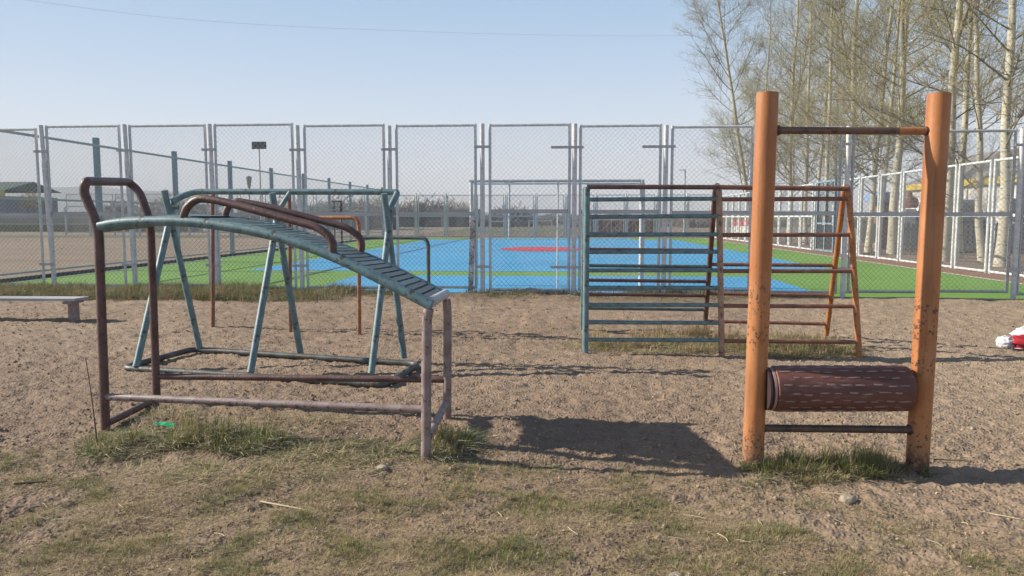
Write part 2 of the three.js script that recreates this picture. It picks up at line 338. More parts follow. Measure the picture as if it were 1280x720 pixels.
{ // right side: white framed panels
  const F = thing('mesh_fence', [11.4, 0, -36], 'chain link fence of white framed panels along the right edge of the court', 'fence'), x = 11.4;
  for (let i = 0; i < 24; i++) {
    const z = -15.75 - 1.77 * i; if (Math.abs(z - 0.9 + 33.5) < 1.2) { continue; }
    panel(F, [x, 0, z - .06], [x, 0, z - 1.71], .04, 3.02, .075, M.white, 1.56, .10, { depth: .05, midWidth: .07, wire: .0018 });
    if (i % 1 === 0) part(F, 'post', pipe([[x + .07, -.05, z + .01], [x + .07, 3.0, z + .01]], .04, 0, 8), M.white);
  }
}
{ // far end
  const F = thing('mesh_fence', [-1, 0, -57.2], 'distant chain link fence of pale panels closing the far end of the blue court', 'fence');
  for (let x = CX0; x < 11; x += 2.22) panel(F, [x + .09, 0, -57.2], [x + 2.13, 0, -57.2], .05, 3.2, .08, M.galv, 1.6, .11, { depth: .05, midWidth: .12, midMat: M.galvDark });
  for (let x = CX0; x < 11.4; x += 2.22) part(F, 'post', pipe([[x, -.05, -57.1], [x, 3.27, -57.1]], .06, 0, 8), M.white);
}
{ // the same kind of fence goes on beyond the field on the left
  const F = thing('mesh_fence', [-26, 0, -63], 'pale panelled fence far across the dirt field, left of the court', 'fence');
  for (let x = -41.6; x < -14; x += 2.15) { panel(F, [x + .09, 0, -63], [x + 2.06, 0, -63], .25, 3.5, .07, M.galvDark, 2.45, .13, { depth: .05 }); part(F, 'post', box([x, 1.2, -62.94], [.12, 2.4, .08]), M.white); }
}
{ // gate in the right fence
  const z = -33.6, D = thing('fence_gate', [11.4, 0, z], 'blue grey metal gate set in the white fence on the right', 'gate');
  part(D, 'gate_frame', [box([11.4, 1.5, z - 1.05], [.09, 3, .09]), box([11.4, 1.5, z + 1.05], [.09, 3, .09]), box([11.4, 3.03, z], [.09, .08, 2.19]), box([11.4, 1.25, z], [.07, .07, 2.0]), box([11.4, .1, z], [.07, .07, 2.0])], M.bluePost);
  part(D, 'centre_bar', box([11.4, 1.5, z], [.08, 2.9, .1]), M.bluePost);
  for (const s of [-.53, .53]) { part(D, 'lower_panel', box([11.41, .68, z + s], [.03, 1.0, .9]), M.dark); part(D, 'wire_mesh', chainlink([11.4, 1.3, z + s + .45], [0, 0, -1], .9, 1.7, .08, .003), M.dark, { stuff: true }); }
}

// ---------- arched climbing ladder, nearest on the left ----------
{
  const T = thing('arched_ladder', [-1.995, 0, -5.172], 'arched teal ladder frame with brown handrails and legs, nearest on the left', 'climbing frame');
  const sink = (p) => [p[0], -.06, p[2]];
  const A = [-3.162, 0, -5.103], B = [-0.805, 0, -4.584], C = [-0.825, 0, -5.655], D = [-3.253, 0, -5.967];
  // left legs run up into one bent hoop
  const aTop = [-3.138, 1.435, -5.098], dTop = [-3.241, 1.462, -5.966];
  part(T, 'leg_hoop', pipe([sink(A), aTop, [-3.245, 1.675, -5.12], [-3.224, 1.748, -5.116], [-3.417, 1.783, -5.988], [-3.322, 1.703, -5.976], dTop, sink(D)].map((p) => p), .031, .11, 14), M.brown);
  const bTop = [-0.78, 0.947, -4.61], cTop = [-0.824, 0.894, -5.655];
  part(T, 'leg', pipe([sink(B), [-0.794, 0.877, -4.613], bTop], .031, .05, 14), M.mauve);
  part(T, 'leg', pipe([sink(C), [-0.816, 0.798, -5.654], cTop], .031, .05, 14), M.mauve);
  part(T, 'end_bar', pipe([[-0.76, 0.991, -4.606], [-0.83, 0.936, -5.656]], .033, 0, 14), M.galvDark);
  // side rails
  const front = [[-3.125, 1.443, -5.095], [-2.963, 1.465, -5.062], [-2.71, 1.476, -5.01], [-2.405, 1.471, -4.946], [-2.11, 1.438, -4.885], [-1.824, 1.388, -4.826], [-1.547, 1.309, -4.769], [-1.278, 1.207, -4.713], [-1.016, 1.088, -4.659], [-0.76, 0.967, -4.606]].map(V3);
  const back = [[-3.241, 1.475, -5.965], [-3.05, 1.491, -5.941], [-2.774, 1.487, -5.905], [-2.468, 1.469, -5.866], [-2.202, 1.429, -5.832], [-1.941, 1.359, -5.799], [-1.652, 1.276, -5.762], [-1.368, 1.172, -5.725], [-1.088, 1.043, -5.689], [-0.824, 0.918, -5.655]].map(V3);
  const cf = new THREE.CatmullRomCurve3(front, false, 'centripetal'), cb = new THREE.CatmullRomCurve3(back, false, 'centripetal');
  part(T, 'side_rail', sweep(cf.getPoints(60), .034, 14), M.teal); part(T, 'side_rail', sweep(cb.getPoints(60), .034, 14), M.teal);
  { // sheet over the level stretch at the top
    const pos = [], uv = [], idx = [], K = 12; for (let i = 0; i <= K; i++) { const t = .075 + .20 * i / K, b = cb.getPointAt(t), a = cf.getPointAt(t).lerp(b, .11); for (const dy of [.036, .026]) pos.push(a.x, a.y + dy, a.z, b.x, b.y + dy, b.z); for (let q = 0; q < 4; q++) uv.push(t * 4, q % 2); }
    for (let i = 0; i < K; i++) { const o = i * 4; idx.push(o, o + 4, o + 1, o + 1, o + 4, o + 5, o + 2, o + 3, o + 6, o + 3, o + 7, o + 6, o, o + 2, o + 4, o + 2, o + 6, o + 4); }
    part(T, 'deck_plate', build(pos, null, uv, idx), M.tealDark); part(T, 'end_bar', pipe([aTop, dTop], .04, 0, 12), M.teal);
  }
  const n = 30;
  for (let i = 0; i < n; i++) {
    const t = .285 + .69 * i / (n - 1), b = cb.getPointAt(t), a = cf.getPointAt(t).lerp(b, i % 6 === 3 ? 0 : .10);
    const g = new THREE.BoxGeometry(.042, .024, a.distanceTo(b) - .02), tan = cf.getTangentAt(t), dir = b.clone().sub(a).normalize();
    const up = dir.clone().cross(tan).normalize(), x = up.clone().cross(dir).normalize(); if (up.y < 0) { up.negate(); x.negate(); }
    const m = new THREE.Matrix4().makeBasis(x, up, x.clone().cross(up)); g.applyMatrix4(m); const c = a.clone().add(b).multiplyScalar(.5); g.translate(c.x, c.y + .012, c.z);
    part(T, 'rung', g, i % 5 === 1 ? M.teal : M.tealDark);
  }
  part(T, 'handrail', pipe([[-2.478, 1.468, -4.961], [-2.449, 1.563, -4.956], [-2.356, 1.628, -4.936], [-2.191, 1.609, -4.902], [-1.5, 1.44, -4.759], [-1.404, 1.365, -4.739], [-1.406, 1.27, -4.74]], .026, .16, 14), M.brown);
  part(T, 'handrail', pipe([[-2.597, 1.475, -5.883], [-2.58, 1.568, -5.881], [-2.51, 1.633, -5.872], [-2.264, 1.592, -5.84], [-1.579, 1.422, -5.752], [-1.472, 1.337, -5.738], [-1.487, 1.222, -5.74]], .026, .16, 14), M.brown);
  // lower rails
  part(T, 'lower_rail', pipe([[-3.134, 0.253, -5.097], [-0.813, 0.319, -4.617]], .026), M.mauve);
  part(T, 'lower_rail', pipe([[-3.243, 0.215, -5.966], [-0.835, 0.285, -5.657]], .026), M.brown);
  part(T, 'cross_rail', pipe([[-3.145, 0.064, -5.1], [-3.259, 0.026, -5.968]], .026), M.brown);
  part(T, 'cross_rail', pipe([[-0.789, 0.154, -4.612], [-0.831, 0.111, -5.656]], .026), M.mauve);
}
// ---------- blue trestle bars behind it ----------
{
  const T = thing('trestle_bars', [-2.878, 0, -7.513], 'blue grey trestle of crossed pipe legs under a long bar, behind the arched ladder', 'exercise bars');
  const c = [[-4.308, 0.012, -7.284], [-4.077, 0.03, -8.29], [-1.385, 0.03, -7.573], [-1.529, 0.016, -6.659]];
  const mid = (a, b, t) => mix3(a, b, t);
  part(T, 'base_frame', pipe([mid(c[0], c[3], .5), c[0], c[1], c[2], c[3], mid(c[0], c[3], .5)], .032, .12, 10), paint([.055, .062, .06], [.11, .125, .12], [.07, .04, .028], .55, 27));
  part(T, 'leg', pipe([[-4.145, 0.03, -7.243], [-4.127, 1.585, -8.046], [-4.122, 1.688, -8.079]], .034, .03), M.teal);
  part(T, 'leg', pipe([[-3.984, 0.03, -8.269], [-4.145, 1.786, -7.929]], .034), M.teal);
  part(T, 'leg', pipe([[-2.909, 0.03, -7.041], [-2.877, 1.533, -7.786], [-2.872, 1.615, -7.823]], .034, .03), M.teal);
  part(T, 'leg', pipe([[-2.758, 0.03, -8.038], [-2.892, 1.75, -7.686]], .034), M.teal);
  part(T, 'leg', pipe([[-1.753, 0.03, -7.072], [-1.701, 1.476, -7.732], [-1.696, 1.597, -7.757]], .034, .03), M.teal);
  part(T, 'leg', pipe([[-1.609, 0.03, -7.916], [-1.723, 1.738, -7.598]], .034), M.teal);
  part(T, 'top_bar', pipe([[-4.074, 1.669, -7.95], [-3.926, 1.778, -8.1], [-1.697, 1.762, -7.85], [-1.637, 1.757, -7.84], [-1.7, 1.572, -7.7]], .032, .16), M.teal);
  part(T, 'brace', pipe([[-2.892, 1.6, -7.9], [-2.798, 1.767, -7.96]], .026), M.teal);
  part(T, 'stub', pipe([[-4.042, 1.609, -7.9], [-3.982, 1.605, -7.9]], .022), M.tealDark);
}
// ---------- stepped high bars ----------
{
  const T = thing('stepped_bars', [-3.182, 0, -10.064], 'three stepped chin-up bars on thin posts, farthest of the exercise frames on the sand', 'exercise bars');
  const sink = (p) => [p[0], -.06, p[2]];
  part(T, 'high_bar', pipe([sink([-4.757, 0, -10.277]), [-4.687, 1.868, -10.26], [-3.526, 1.846, -9.984], sink([-3.554, 0, -9.969])], .026, .12), M.rust);
  part(T, 'middle_bar', pipe([[-3.518, 1.5, -9.982], [-2.543, 1.5, -9.75], sink([-2.564, 0, -9.743])], .026, .12), paint([.30, .125, .05], [.36, .17, .08], [.13, .06, .035], .45, 28), { label: 'orange middle bar' });
  part(T, 'low_bar', pipe([[-2.543, 1.249, -9.75], [-1.614, 1.251, -9.529], sink([-1.617, 0, -9.529])], .026, .12), M.tealDark, { label: 'dark teal low bar' });
}
// ---------- A-shaped climbing ladder in the middle ----------
{
  const T = thing('climbing_ladder', [1.94, 0, -9.184], 'wide two bay climbing ladder, teal bay beside rusty orange bay, on weedy sand', 'climbing frame');
  const F = (a) => a, sink = (p, q) => { const t = (p[1] + .06) / (p[1] - q[1] + 1e-6); return mix3(p, q, (p[1] + .06) / (p[1] - q[1])); };
  const tops = [[0.317, 1.835, -8.488], [1.741, 1.827, -8.477], [3.108, 1.806, -8.466]];
  const fb = [[0.315, -0, -8.489], [1.811, -0, -8.477], [3.285, -0, -8.465]];
  const bb = [[0.335, 0.036, -10.1], [1.922, 0.078, -10.05], [3.424, 0.009, -9.9]];
  const tb = [[0.304, 1.818, -8.62], [1.727, 1.798, -8.62], [3.111, 1.778, -8.62]];
  const at = (a, b, y) => mix3(a, b, (a[1] - y) / (a[1] - b[1]));
  part(T, 'front_leg', pipe([sink(tops[0], fb[0]), tops[0]], .035), M.teal);
  part(T, 'back_leg', pipe([sink(tb[0], bb[0]), tb[0]], .03), M.teal);
  const U = [M.salmon, M.orange], UB = [M.brown, M.orange];
  for (const i of [1, 2]) {
    part(T, 'front_leg', pipe([sink(tops[i], fb[i]), [tops[i][0], tops[i][1] - .06, tops[i][2]], [tops[i][0] - .01, tops[i][1] + .02, tops[i][2] - .04]], .033, .05), U[i - 1]);
    part(T, 'back_leg', pipe([sink(tb[i], bb[i]), tb[i], [tops[i][0] - .012, tops[i][1] + .02, tops[i][2] - .04]], .031, .06), UB[i - 1]);
  }
  part(T, 'top_bar', pipe([tops[0], tops[1]], .026), M.brown); part(T, 'top_bar', pipe([tops[1], tops[2]], .026), M.rust);
  const yf = [[0.313, 1.696, -8.489], [0.315, 1.509, -8.489], [0.317, 1.312, -8.488], [0.319, 1.123, -8.488], [0.32, 0.92, -8.488], [0.322, 0.729, -8.488], [0.324, 0.538, -8.488], [0.325, 0.342, -8.488], [0.327, 0.149, -8.488]].map((p) => p[1]);
  yf.forEach((y, k) => {
    part(T, 'rung', pipe([at(tops[0], fb[0], y), at(tops[1], fb[1], y + .008)], .023), M.teal);
    const z = k > 1; if (z) part(T, 'back_rung', pipe([at(tb[0], bb[0], y), at(tb[1], bb[1], y - .01)], .022), k % 3 === 1 ? M.tealDark : M.brown);
    if (k % 2 === 0) part(T, 'rung', pipe([at(tops[1], fb[1], y), at(tops[2], fb[2], y + .005)], .023), M.rust);
    if (k > 3 && k % 2 === 0 || k === 6) part(T, 'back_rung', pipe([at(tb[1], bb[1], y + .02), at(tb[2], bb[2], y + .02)], .022), M.rust);
  });
}
// ---------- roller stand on the right ----------
function chipped(seed, chips) { // orange pipe, uv.y runs 0..1 up the post, uv.x once around
  const map = tex(256, 1024, (u, v) => {
    const f = fbm(u, v, 3, 8, seed), g = fbm(u, v, 24, 90, seed + 9, 3), c = fbm(u, v, 30, 150, seed + 30, 3), st = fbm(u, v, 30, 5, seed + 77, 3);
    let o = mix3([.38, .140, .043], [.45, .185, .066], sm(.3, .7, f)); o = o.map((q) => q * (.84 + .16 * g + .16 * st)); o = mix3(o, [.40, .23, .13], .5 * sm(.5, .75, fbm(u, v, 9, 3, seed + 50, 4))); o = mix3(o, [.17, .085, .05], .35 * sm(.58, .72, fbm(u, v, 18, 4, seed + 61, 4)));
    let k = sm(.80, .84, c) * .5; // a few chips everywhere
    for (const [vc, vr, s] of chips) { const w = Math.exp(-(((v - vc) / vr) ** 2)); k = Math.max(k, sm(.70 - .09 * s * w, .74 - .09 * s * w, c) * w); }
    k = Math.max(k, sm(.11, .04, v + .06 * (f - .5)) * sm(.3, .55, c)); o = mix3(o, [.25, .17, .11], .6 * sm(.16, .03, v + .1 * (st - .5)));
    return mix3(o, mix3([.035, .02, .018], [.10, .035, .02], f), clamp(k) * .9);
  });
  const bump = tex(128, 512, (u, v) => fbm(u, v, 30, 150, seed + 30, 3) * .6 + .4 * fbm(u, v, 40, 160, seed + 3, 2), false);
  return new THREE.MeshStandardMaterial({ map, bumpMap: bump, bumpScale: .001, roughness: .55 });
}
{
  const base = [1.685, 0, -4.624], T = thing('roller_stand', base, 'two tall orange posts holding a dark log roller and chin-up bar, on the right', 'exercise stand');
  const L0 = [1.185, 0, -4.61], L1 = [1.212, 2.221, -4.62], R0 = [2.165, 0, -4.638], R1 = [2.188, 2.211, -4.64], P = (a, b, t) => mix3(a, b, t);
  const len = (a, b) => V3(a).distanceTo(V3(b)) + .08, sk = (p) => [p[0], -.08, p[2]];
  const post = (a, b, r) => { const A = V3(sk(a)), B = V3(b), pts = [0, .2, .4, .6, .8, .994, .999, 1].map((t) => A.clone().lerp(B, t)); return sweep(pts, (t) => t > .9995 ? r * .93 : t > .997 ? r * .985 : r, 28, true, len(a, b)); };
  part(T, 'post', post(L0, L1, .0625), chipped(301, [[.47, .06, 1], [.38, .04, .9], [.10, .05, .9]]));
  part(T, 'post', post(R0, R1, .064), chipped(333, [[.46, .04, 1], [.40, .05, 1], [.31, .03, .9], [.12, .06, 1]]));
  const bb = (py, t0, t1) => 0;
  const chinA = [1.262, 2.006, -4.62], chinB = [2.149, 1.998, -4.64];
  part(T, 'chin_up_bar', pipe([chinA, P(chinA, chinB, .8)], .0215, 0, 16), M.chinBar); part(T, 'bar_end', pipe([P(chinA, chinB, .795), chinB], .0225, 0, 16), M.orange, { label: 'orange painted end of the bar' });
  part(T, 'foot_bar', pipe([[1.214, 0.238, -4.61], [2.123, 0.237, -4.63]], .0235, 0, 14), M.darkBar);
  const weld = (p, q, r) => { const d = V3(q).sub(V3(p)).normalize(), a = V3(p).addScaledVector(d, -.012), b = V3(p).addScaledVector(d, .012); part(T, 'weld_bead', sweep([0, .3, .7, 1].map((t) => a.clone().lerp(b, t)), (t) => r * (t < .1 || t > .9 ? 1.05 : 1.35), 12), M.darkBar); };
  weld([1.278, 2.006, -4.62], chinB, .0225); weld([2.131, 1.998, -4.64], chinA, .0235); weld([1.24, 0.238, -4.61], [2.123, 0.237, -4.63], .0245); weld([2.104, 0.237, -4.63], [1.214, 0.238, -4.61], .0245);
  // roller
  const a = V3([1.271, 0.481, -4.6]), b = V3([2.079, 0.49, -4.62]), ax = b.clone().sub(a).normalize(), R = .135, Lr = a.distanceTo(b);
  part(T, 'axle', pipe([[1.191, 0.48, -4.6], [2.134, 0.49, -4.62]], .014, 0, 10), M.dark);
  const logTex = tex(512, 512, (u, v) => { const g = fbm(u, v, 40, 5, 91, 4), f = fbm(u, v, 5, 4, 92, 3), s = sm(.7, .85, fbm(u, v, 60, 10, 95, 3)); let o = mix3([.095, .034, .027], [.18, .072, .055], f); o = o.map((q) => q * (.7 + .6 * g)); return mix3(o, [.26, .16, .145], s * .7); });
  const logBump = tex(512, 512, (u, v) => fbm(u, v, 40, 5, 91, 4), false);
  const logMat = new THREE.MeshStandardMaterial({ map: logTex, bumpMap: logBump, bumpScale: .006, roughness: .6 });
  const ring = []; for (const t of [.018, .022, .03, .2, .4, .6, .8, .97, .992, .999]) ring.push(a.clone().lerp(b, t));
  const log = sweep(ring, (t) => t < .001 ? R * .93 : t < .006 ? R * .99 : t > .998 ? R * .9 : t > .99 ? R * .97 : R * (1 + .006 * Math.sin(t * 9)), 40, true, Lr);
  { const p = log.attributes.position, q = new THREE.Vector3(); for (let i = 0; i < p.count; i++) { q.fromBufferAttribute(p, i).sub(a); const al = q.dot(ax), rad = q.clone().addScaledVector(ax, -al), an = Math.atan2(rad.y, rad.z), k = 1 + .012 * Math.cos(an * 11) + .006 * N(an * 4, al * 9); q.copy(a).addScaledVector(ax, al).addScaledVector(rad, k); p.setXYZ(i, q.x, q.y, q.z); } log.computeVertexNormals(); }
  const roller = part(T, 'roller', log, logMat);
  part(roller, 'end_disc', pipe([a.clone().addScaledVector(ax, -.004).toArray(), a.clone().addScaledVector(ax, .010).toArray()], R * .95, 0, 40), plain([.36, .21, .18], .6));
  part(roller, 'end_plate', pipe([a.clone().addScaledVector(ax, -.030).toArray(), a.clone().addScaledVector(ax, -.016).toArray()], R * .94, 0, 40), plain([.05, .03, .03], .5));
  const ridge = paint([.29, .19, .175], [.42, .31, .29], [.09, .055, .05], .4, 97, .65);
  SEED = 55; const o = origin.get(T);
  const variants = [0, 1, 2].map((k) => { const g = new THREE.BoxGeometry(.062 - .01 * k, .007, .0045, 4, 1, 1), p = g.attributes.position; for (let i = 0; i < p.count; i++) { const x = p.getX(i), e = 1 - Math.pow(Math.abs(x) / .033, 3) * .8; p.setY(i, p.getY(i) * e + .0008 * Math.sin(x * 90 + k * 2)); p.setZ(i, p.getZ(i) * (p.getZ(i) > 0 ? e : 1)); } g.computeVertexNormals(); return g; });
  const u0 = new THREE.Vector3(0, 1, 0), w0 = ax.clone().cross(u0).normalize();
  for (let i = 0; i < 18; i++) for (let j = 0; j < 9; j++) {
    const an = (i + rr(-.15, .15)) / 18 * 2 * Math.PI, s = (j + .35 + (i % 2) * .5 + rr(-.16, .16)) / 9.7 * Lr; if (s < .05 || s > Lr - .04) continue;
    const nrm = u0.clone().multiplyScalar(Math.sin(an)).addScaledVector(w0, Math.cos(an)), tng = nrm.clone().cross(ax);
    const m = new THREE.Mesh(variants[(i * 5 + j) % 3], ridge); m.name = 'bark_ridge'; m.castShadow = m.receiveShadow = true;
    m.matrixAutoUpdate = true; m.setRotationFromMatrix(new THREE.Matrix4().makeBasis(ax, tng.clone().negate(), ax.clone().cross(tng.clone().negate())));
    const zc = new THREE.Vector3(0, 0, 1).applyQuaternion(m.quaternion); if (zc.dot(nrm) < 0) m.setRotationFromMatrix(new THREE.Matrix4().makeBasis(ax, tng, ax.clone().cross(tng)));
    const an2 = Math.atan2(nrm.y, nrm.z), kk = 1 + .012 * Math.cos(an2 * 11) + .006 * N(an2 * 4, s * 9);
    m.position.copy(a).addScaledVector(ax, s).addScaledVector(nrm, R * kk + .0005).sub(o);
    m.scale.set(rr(.75, 1.3), rr(.8, 1.5), 1.3); roller.add(m);
  }
}
// ---------- bench on the left ----------
{
  const T = thing('low_bench', [-7.591, 0, -10.603], 'low pale plank bench on stub posts, at the left edge of the sand', 'bench');
  const r = [-7.091, 0, -10.719], ang = .02, z = r[2], top = .30;
  const m = paint([.36, .38, .40], [.47, .48, .49], [.16, .13, .11], .5, 61, .7, [1, 1]);
  part(T, 'plank', [box([r[0] - 2.0, top + .012, z + .0], [4.2, .034, .17], ang)], m); part(T, 'plank', [box([r[0] - 2.0, top + .010, z - .18], [4.2, .034, .17], ang)], m);
  for (const dx of [0, -3.5]) part(T, 'leg', box([r[0] + dx, .12, z - .09], [.10, .31, .12], ang), M.mauve);
  part(T, 'bearer', [box([r[0], top - .03, z - .09], [.13, .04, .32], ang), box([r[0] - 3.5, top - .03, z - .09], [.13, .04, .32], ang)], M.mauve);
}
// ---------- striped cloth on the right ----------
{
  const c = [5.512, 0, -9.167], T = thing('striped_jacket', c, 'crumpled red and white striped jacket lying on the sand at the right edge', 'jacket');
  const blob = (cx, cy, cz, rx, ry, rz, seed) => { const g = new THREE.SphereGeometry(1, 40, 28), p = g.attributes.position; for (let i = 0; i < p.count; i++) { let x = p.getX(i), y = p.getY(i), z = p.getZ(i); const k = 1 + .22 * N(x * 2.2 + seed, y * 2.2, z * 2.2) + .16 * N(x * 5, y * 5 + seed, z * 5) - .30 * Math.abs(N(x * 4 + 3, y * 7, z * 4 + seed)); p.setXYZ(i, c[0] + cx + x * rx * k, Math.max(.0, cy + y * ry * k), c[2] + cz + z * rz * k); } g.computeVertexNormals(); return g; };
  const stripe = tex(64, 256, (u, v) => { const s = v * 22 % 1, w = fbm(u, v, 8, 20, 8, 3); const red = [.42, .018, .03], wh = [.70, .69, .70]; const k = (v > .28 && v < .33) || (v > .37 && v < .40) ? 1 : 0; return mix3(red, wh, k).map((q) => q * (.8 + .3 * w)); });
  const cm = new THREE.MeshStandardMaterial({ map: stripe, roughness: .9 });
  part(T, 'body', blob(.08, .05, .07, .42, .125, .17, 3), cm);
  part(T, 'lining', [blob(.14, .13, -.08, .33, .12, .15, 5), blob(-.32, .06, .03, .10, .075, .10, 6), blob(.32, .24, -.1, .18, .12, .12, 7)], plain([.56, .56, .60], .9), { label: 'white lining' });
  part(T, 'collar', blob(.34, .36, -.1, .12, .04, .08, 9), M.black, { label: 'black collar' });
}
// ---------- goals ----------
{
  const T = thing('football_goal', [0.057, 0, -15.677], 'full size white football goal just behind the front fence', 'goal');
  const a = [-1.811, -0.066, -15.9], b = [1.738, -0.045, -15.9], y = [0.045, 2.251, -15.9][1], z = -15.9;
  const x0 = [-1.781, 1.037, -15.9][0], x1 = [1.714, 1.043, -15.9][0];
  part(T, 'post', pipe([[x0, 0, z], [x0, y, z]], .036), M.white); part(T, 'post', pipe([[x1, 0, z], [x1, y, z]], .045), M.white);
  part(T, 'crossbar', pipe([[x0 - .04, y, z], [x1 + .04, y, z]], .032), M.white); part(T, 'net', chainlink([x0, .05, z - .95], [1, 0, 0], x1 - x0, y - .1, .13, .002), M.wire, { stuff: true });
  part(T, 'back_frame', pipe([[x0, y, z], [x0, y - .02, z - .9], [x0, 0, z - 1.1]], .022, .15), M.white); part(T, 'back_frame', pipe([[x1, y, z], [x1 + .12, y - .03, z - .7], [x1 + .16, 0, z - 1.1]], .022, .15), M.white);
  part(T, 'back_frame', pipe([[x0, y - .02, z - .85], [x1 + .1, y - .02, z - .85]], .02), M.galv);
  const xm = [0.002, 1.04, -15.9][0]; part(T, 'net_pole', pipe([[xm, 0, z - .02], [xm, y, z - .02]], .018), M.galv);
}
for (const [px, w, h, zz, lab] of [[[-5.214, 0.397, -59][0], 1.55, 1.25, -59, 'small pale goal frame behind the far fence, on the left of the pair'], [[-2.198, 0.401, -59][0], 1.75, 1.3, -59, 'small pale goal frame behind the far fence, on the right of the pair']]) {
  const T = thing('small_goal', [px, 0, zz], lab, 'goal');
  for (const x of [px, px + w]) part(T, 'post', box([x, h / 2, zz], [.10, h, .10]), M.white);
  part(T, 'crossbar', box([px + w / 2, h - .04, zz], [w - .1, .08, .08]), M.white);
  part(T, 'back_bar', [bar([px, h, zz], [px, 0, zz - .9], .05), bar([px + w, h, zz], [px + w, 0, zz - .9], .05)], M.white);
}
{ // dark exercise hoop beyond the left fence
  const T = thing('exercise_hoop', [-13.331, 0, -45.998], 'black exercise frame with two uprights beyond the left fence', 'exercise frame');
  const z = -44.6, x0 = [-13.094, 1.125, -44.6][0], x1 = [-12.664, 1.126, -44.6][0], h = 2.45;
  for (const x of [x0, x1]) { part(T, 'upright', pipe([[x, -.05, z], [x, h, z]], .05), M.black); part(T, 'pad', box([x, h - .55, z + .06], [.16, .6, .08]), M.black); }
  part(T, 'top_bar', pipe([[x0 - .15, h, z], [x1 + .05, h, z]], .05), M.black);
}
// ---------- lamp posts, poles, wire ----------
{
  const z = -66, a = [-25.865, 0.244, -66], top = [-25.647, 7.439, -66], T = thing('floodlight_mast', [a[0], 0, z], 'thin mast with a rectangular floodlight panel, beyond the left fence', 'floodlight');
  part(T, 'pole', pipe([[a[0], -.1, z], [a[0], top[1], z]], (t) => .085 - .03 * t, 0, 10), M.galvDark);
  const h = part(T, 'lamp_panel', box([a[0], top[1] + .3, z], [1.25, .62, .14]), M.dark);
  for (let i = 0; i < 4; i++) for (let j = 0; j < 2; j++) part(h, 'lamp', box([a[0] - .45 + i * .3, top[1] + .16 + j * .28, z + .085], [.2, .2, .03]), plain([.12, .115, .11], .35));
}
{
  const z = -62, a = [-25.239, 0.319, -62], t = [-25.096, 4.823, -62], T = thing('street_lamp', [a[0], 0, z], 'short lamp post with a lantern head beyond the left fence', 'street lamp');
  part(T, 'pole', pipe([[a[0], -.1, z], [a[0], t[1] - .8, z]], .07, 0, 8), M.galvDark);
  part(T, 'lantern', sweep([[a[0], t[1] - .95, z], [a[0], t[1] - .75, z], [a[0], t[1] - .7, z], [a[0], t[1], z], [a[0], t[1] + .05, z], [a[0], t[1] + .12, z]].map(V3), (k) => [.06, .16, .17, .24, .26, .04][Math.round(k * 5)] ?? .2, 8), plain([.25, .25, .24], .4));
}
{
  const z = -75, a = [12.145, 0.887, -75], t = [12.04, 6.07, -75], T = thing('lamp_mast', [a[0], 0, z], 'thin dark mast with a short side arm, behind the teal bay of the climbing ladder', 'mast');
  part(T, 'pole', pipe([[a[0], -.1, z], [a[0], t[1], z]], .07, 0, 8), M.galvDark); part(T, 'arm', bar([a[0] - .55, t[1] - .05, z], [a[0] + .1, t[1] - .02, z], .07), M.galvDark);
}
{
  const z = -57.9, a = [-3.635, 0.419, -57.9], t = [-3.634, 4.185, -57.9], T = thing('floodlight_mast', [a[0], 0, z], 'pale pole with a small double lamp at the far end of the court', 'floodlight');
  part(T, 'pole', pipe([[a[0], -.1, z], [a[0], t[1], z]], .08, 0, 8), M.white); for (const s of [-.22, .22]) part(T, 'lamp_head', box([a[0] + s, t[1] - .06, z + .1], [.26, .2, .22]), M.dark);
}
{
  const z = -46, a = [16.189, 0.663, -46], t = [15.982, 8.552, -46], T = thing('light_column', [a[0], 0, z], 'thick white light column standing among the poplars', 'column');
  part(T, 'lower_shaft', pipe([[a[0], -.1, z], [t[0], t[1] * .6, z]], .15, 0, 14), M.white); part(T, 'upper_shaft', pipe([[a[0] * .4 + t[0] * .6, t[1] * .6, z], [t[0], t[1], z]], .12, 0, 14), M.white); part(T, 'cap', pipe([[t[0], t[1], z], [t[0], t[1] + .1, z]], .135, 0, 14), M.galv);
}
{
  const P = [[-20.791, 9.265, -26], [-19.34, 9.44, -28], [-16.2, 9.388, -30], [-12.56, 9.698, -33], [-7.678, 10.106, -36], [-1.958, 10.772, -40], [7.457, 11.985, -46], [20.614, 13.888, -52], [40.677, 17.813, -60]].map(V3);
  tag(part(null, 'overhead_wire', sweep(new THREE.CatmullRomCurve3(P).getPoints(60), .0032, 4, false), plain([.12, .12, .13], .6)), 'thin dark overhead wire sagging across the open sky', 'wire');
}

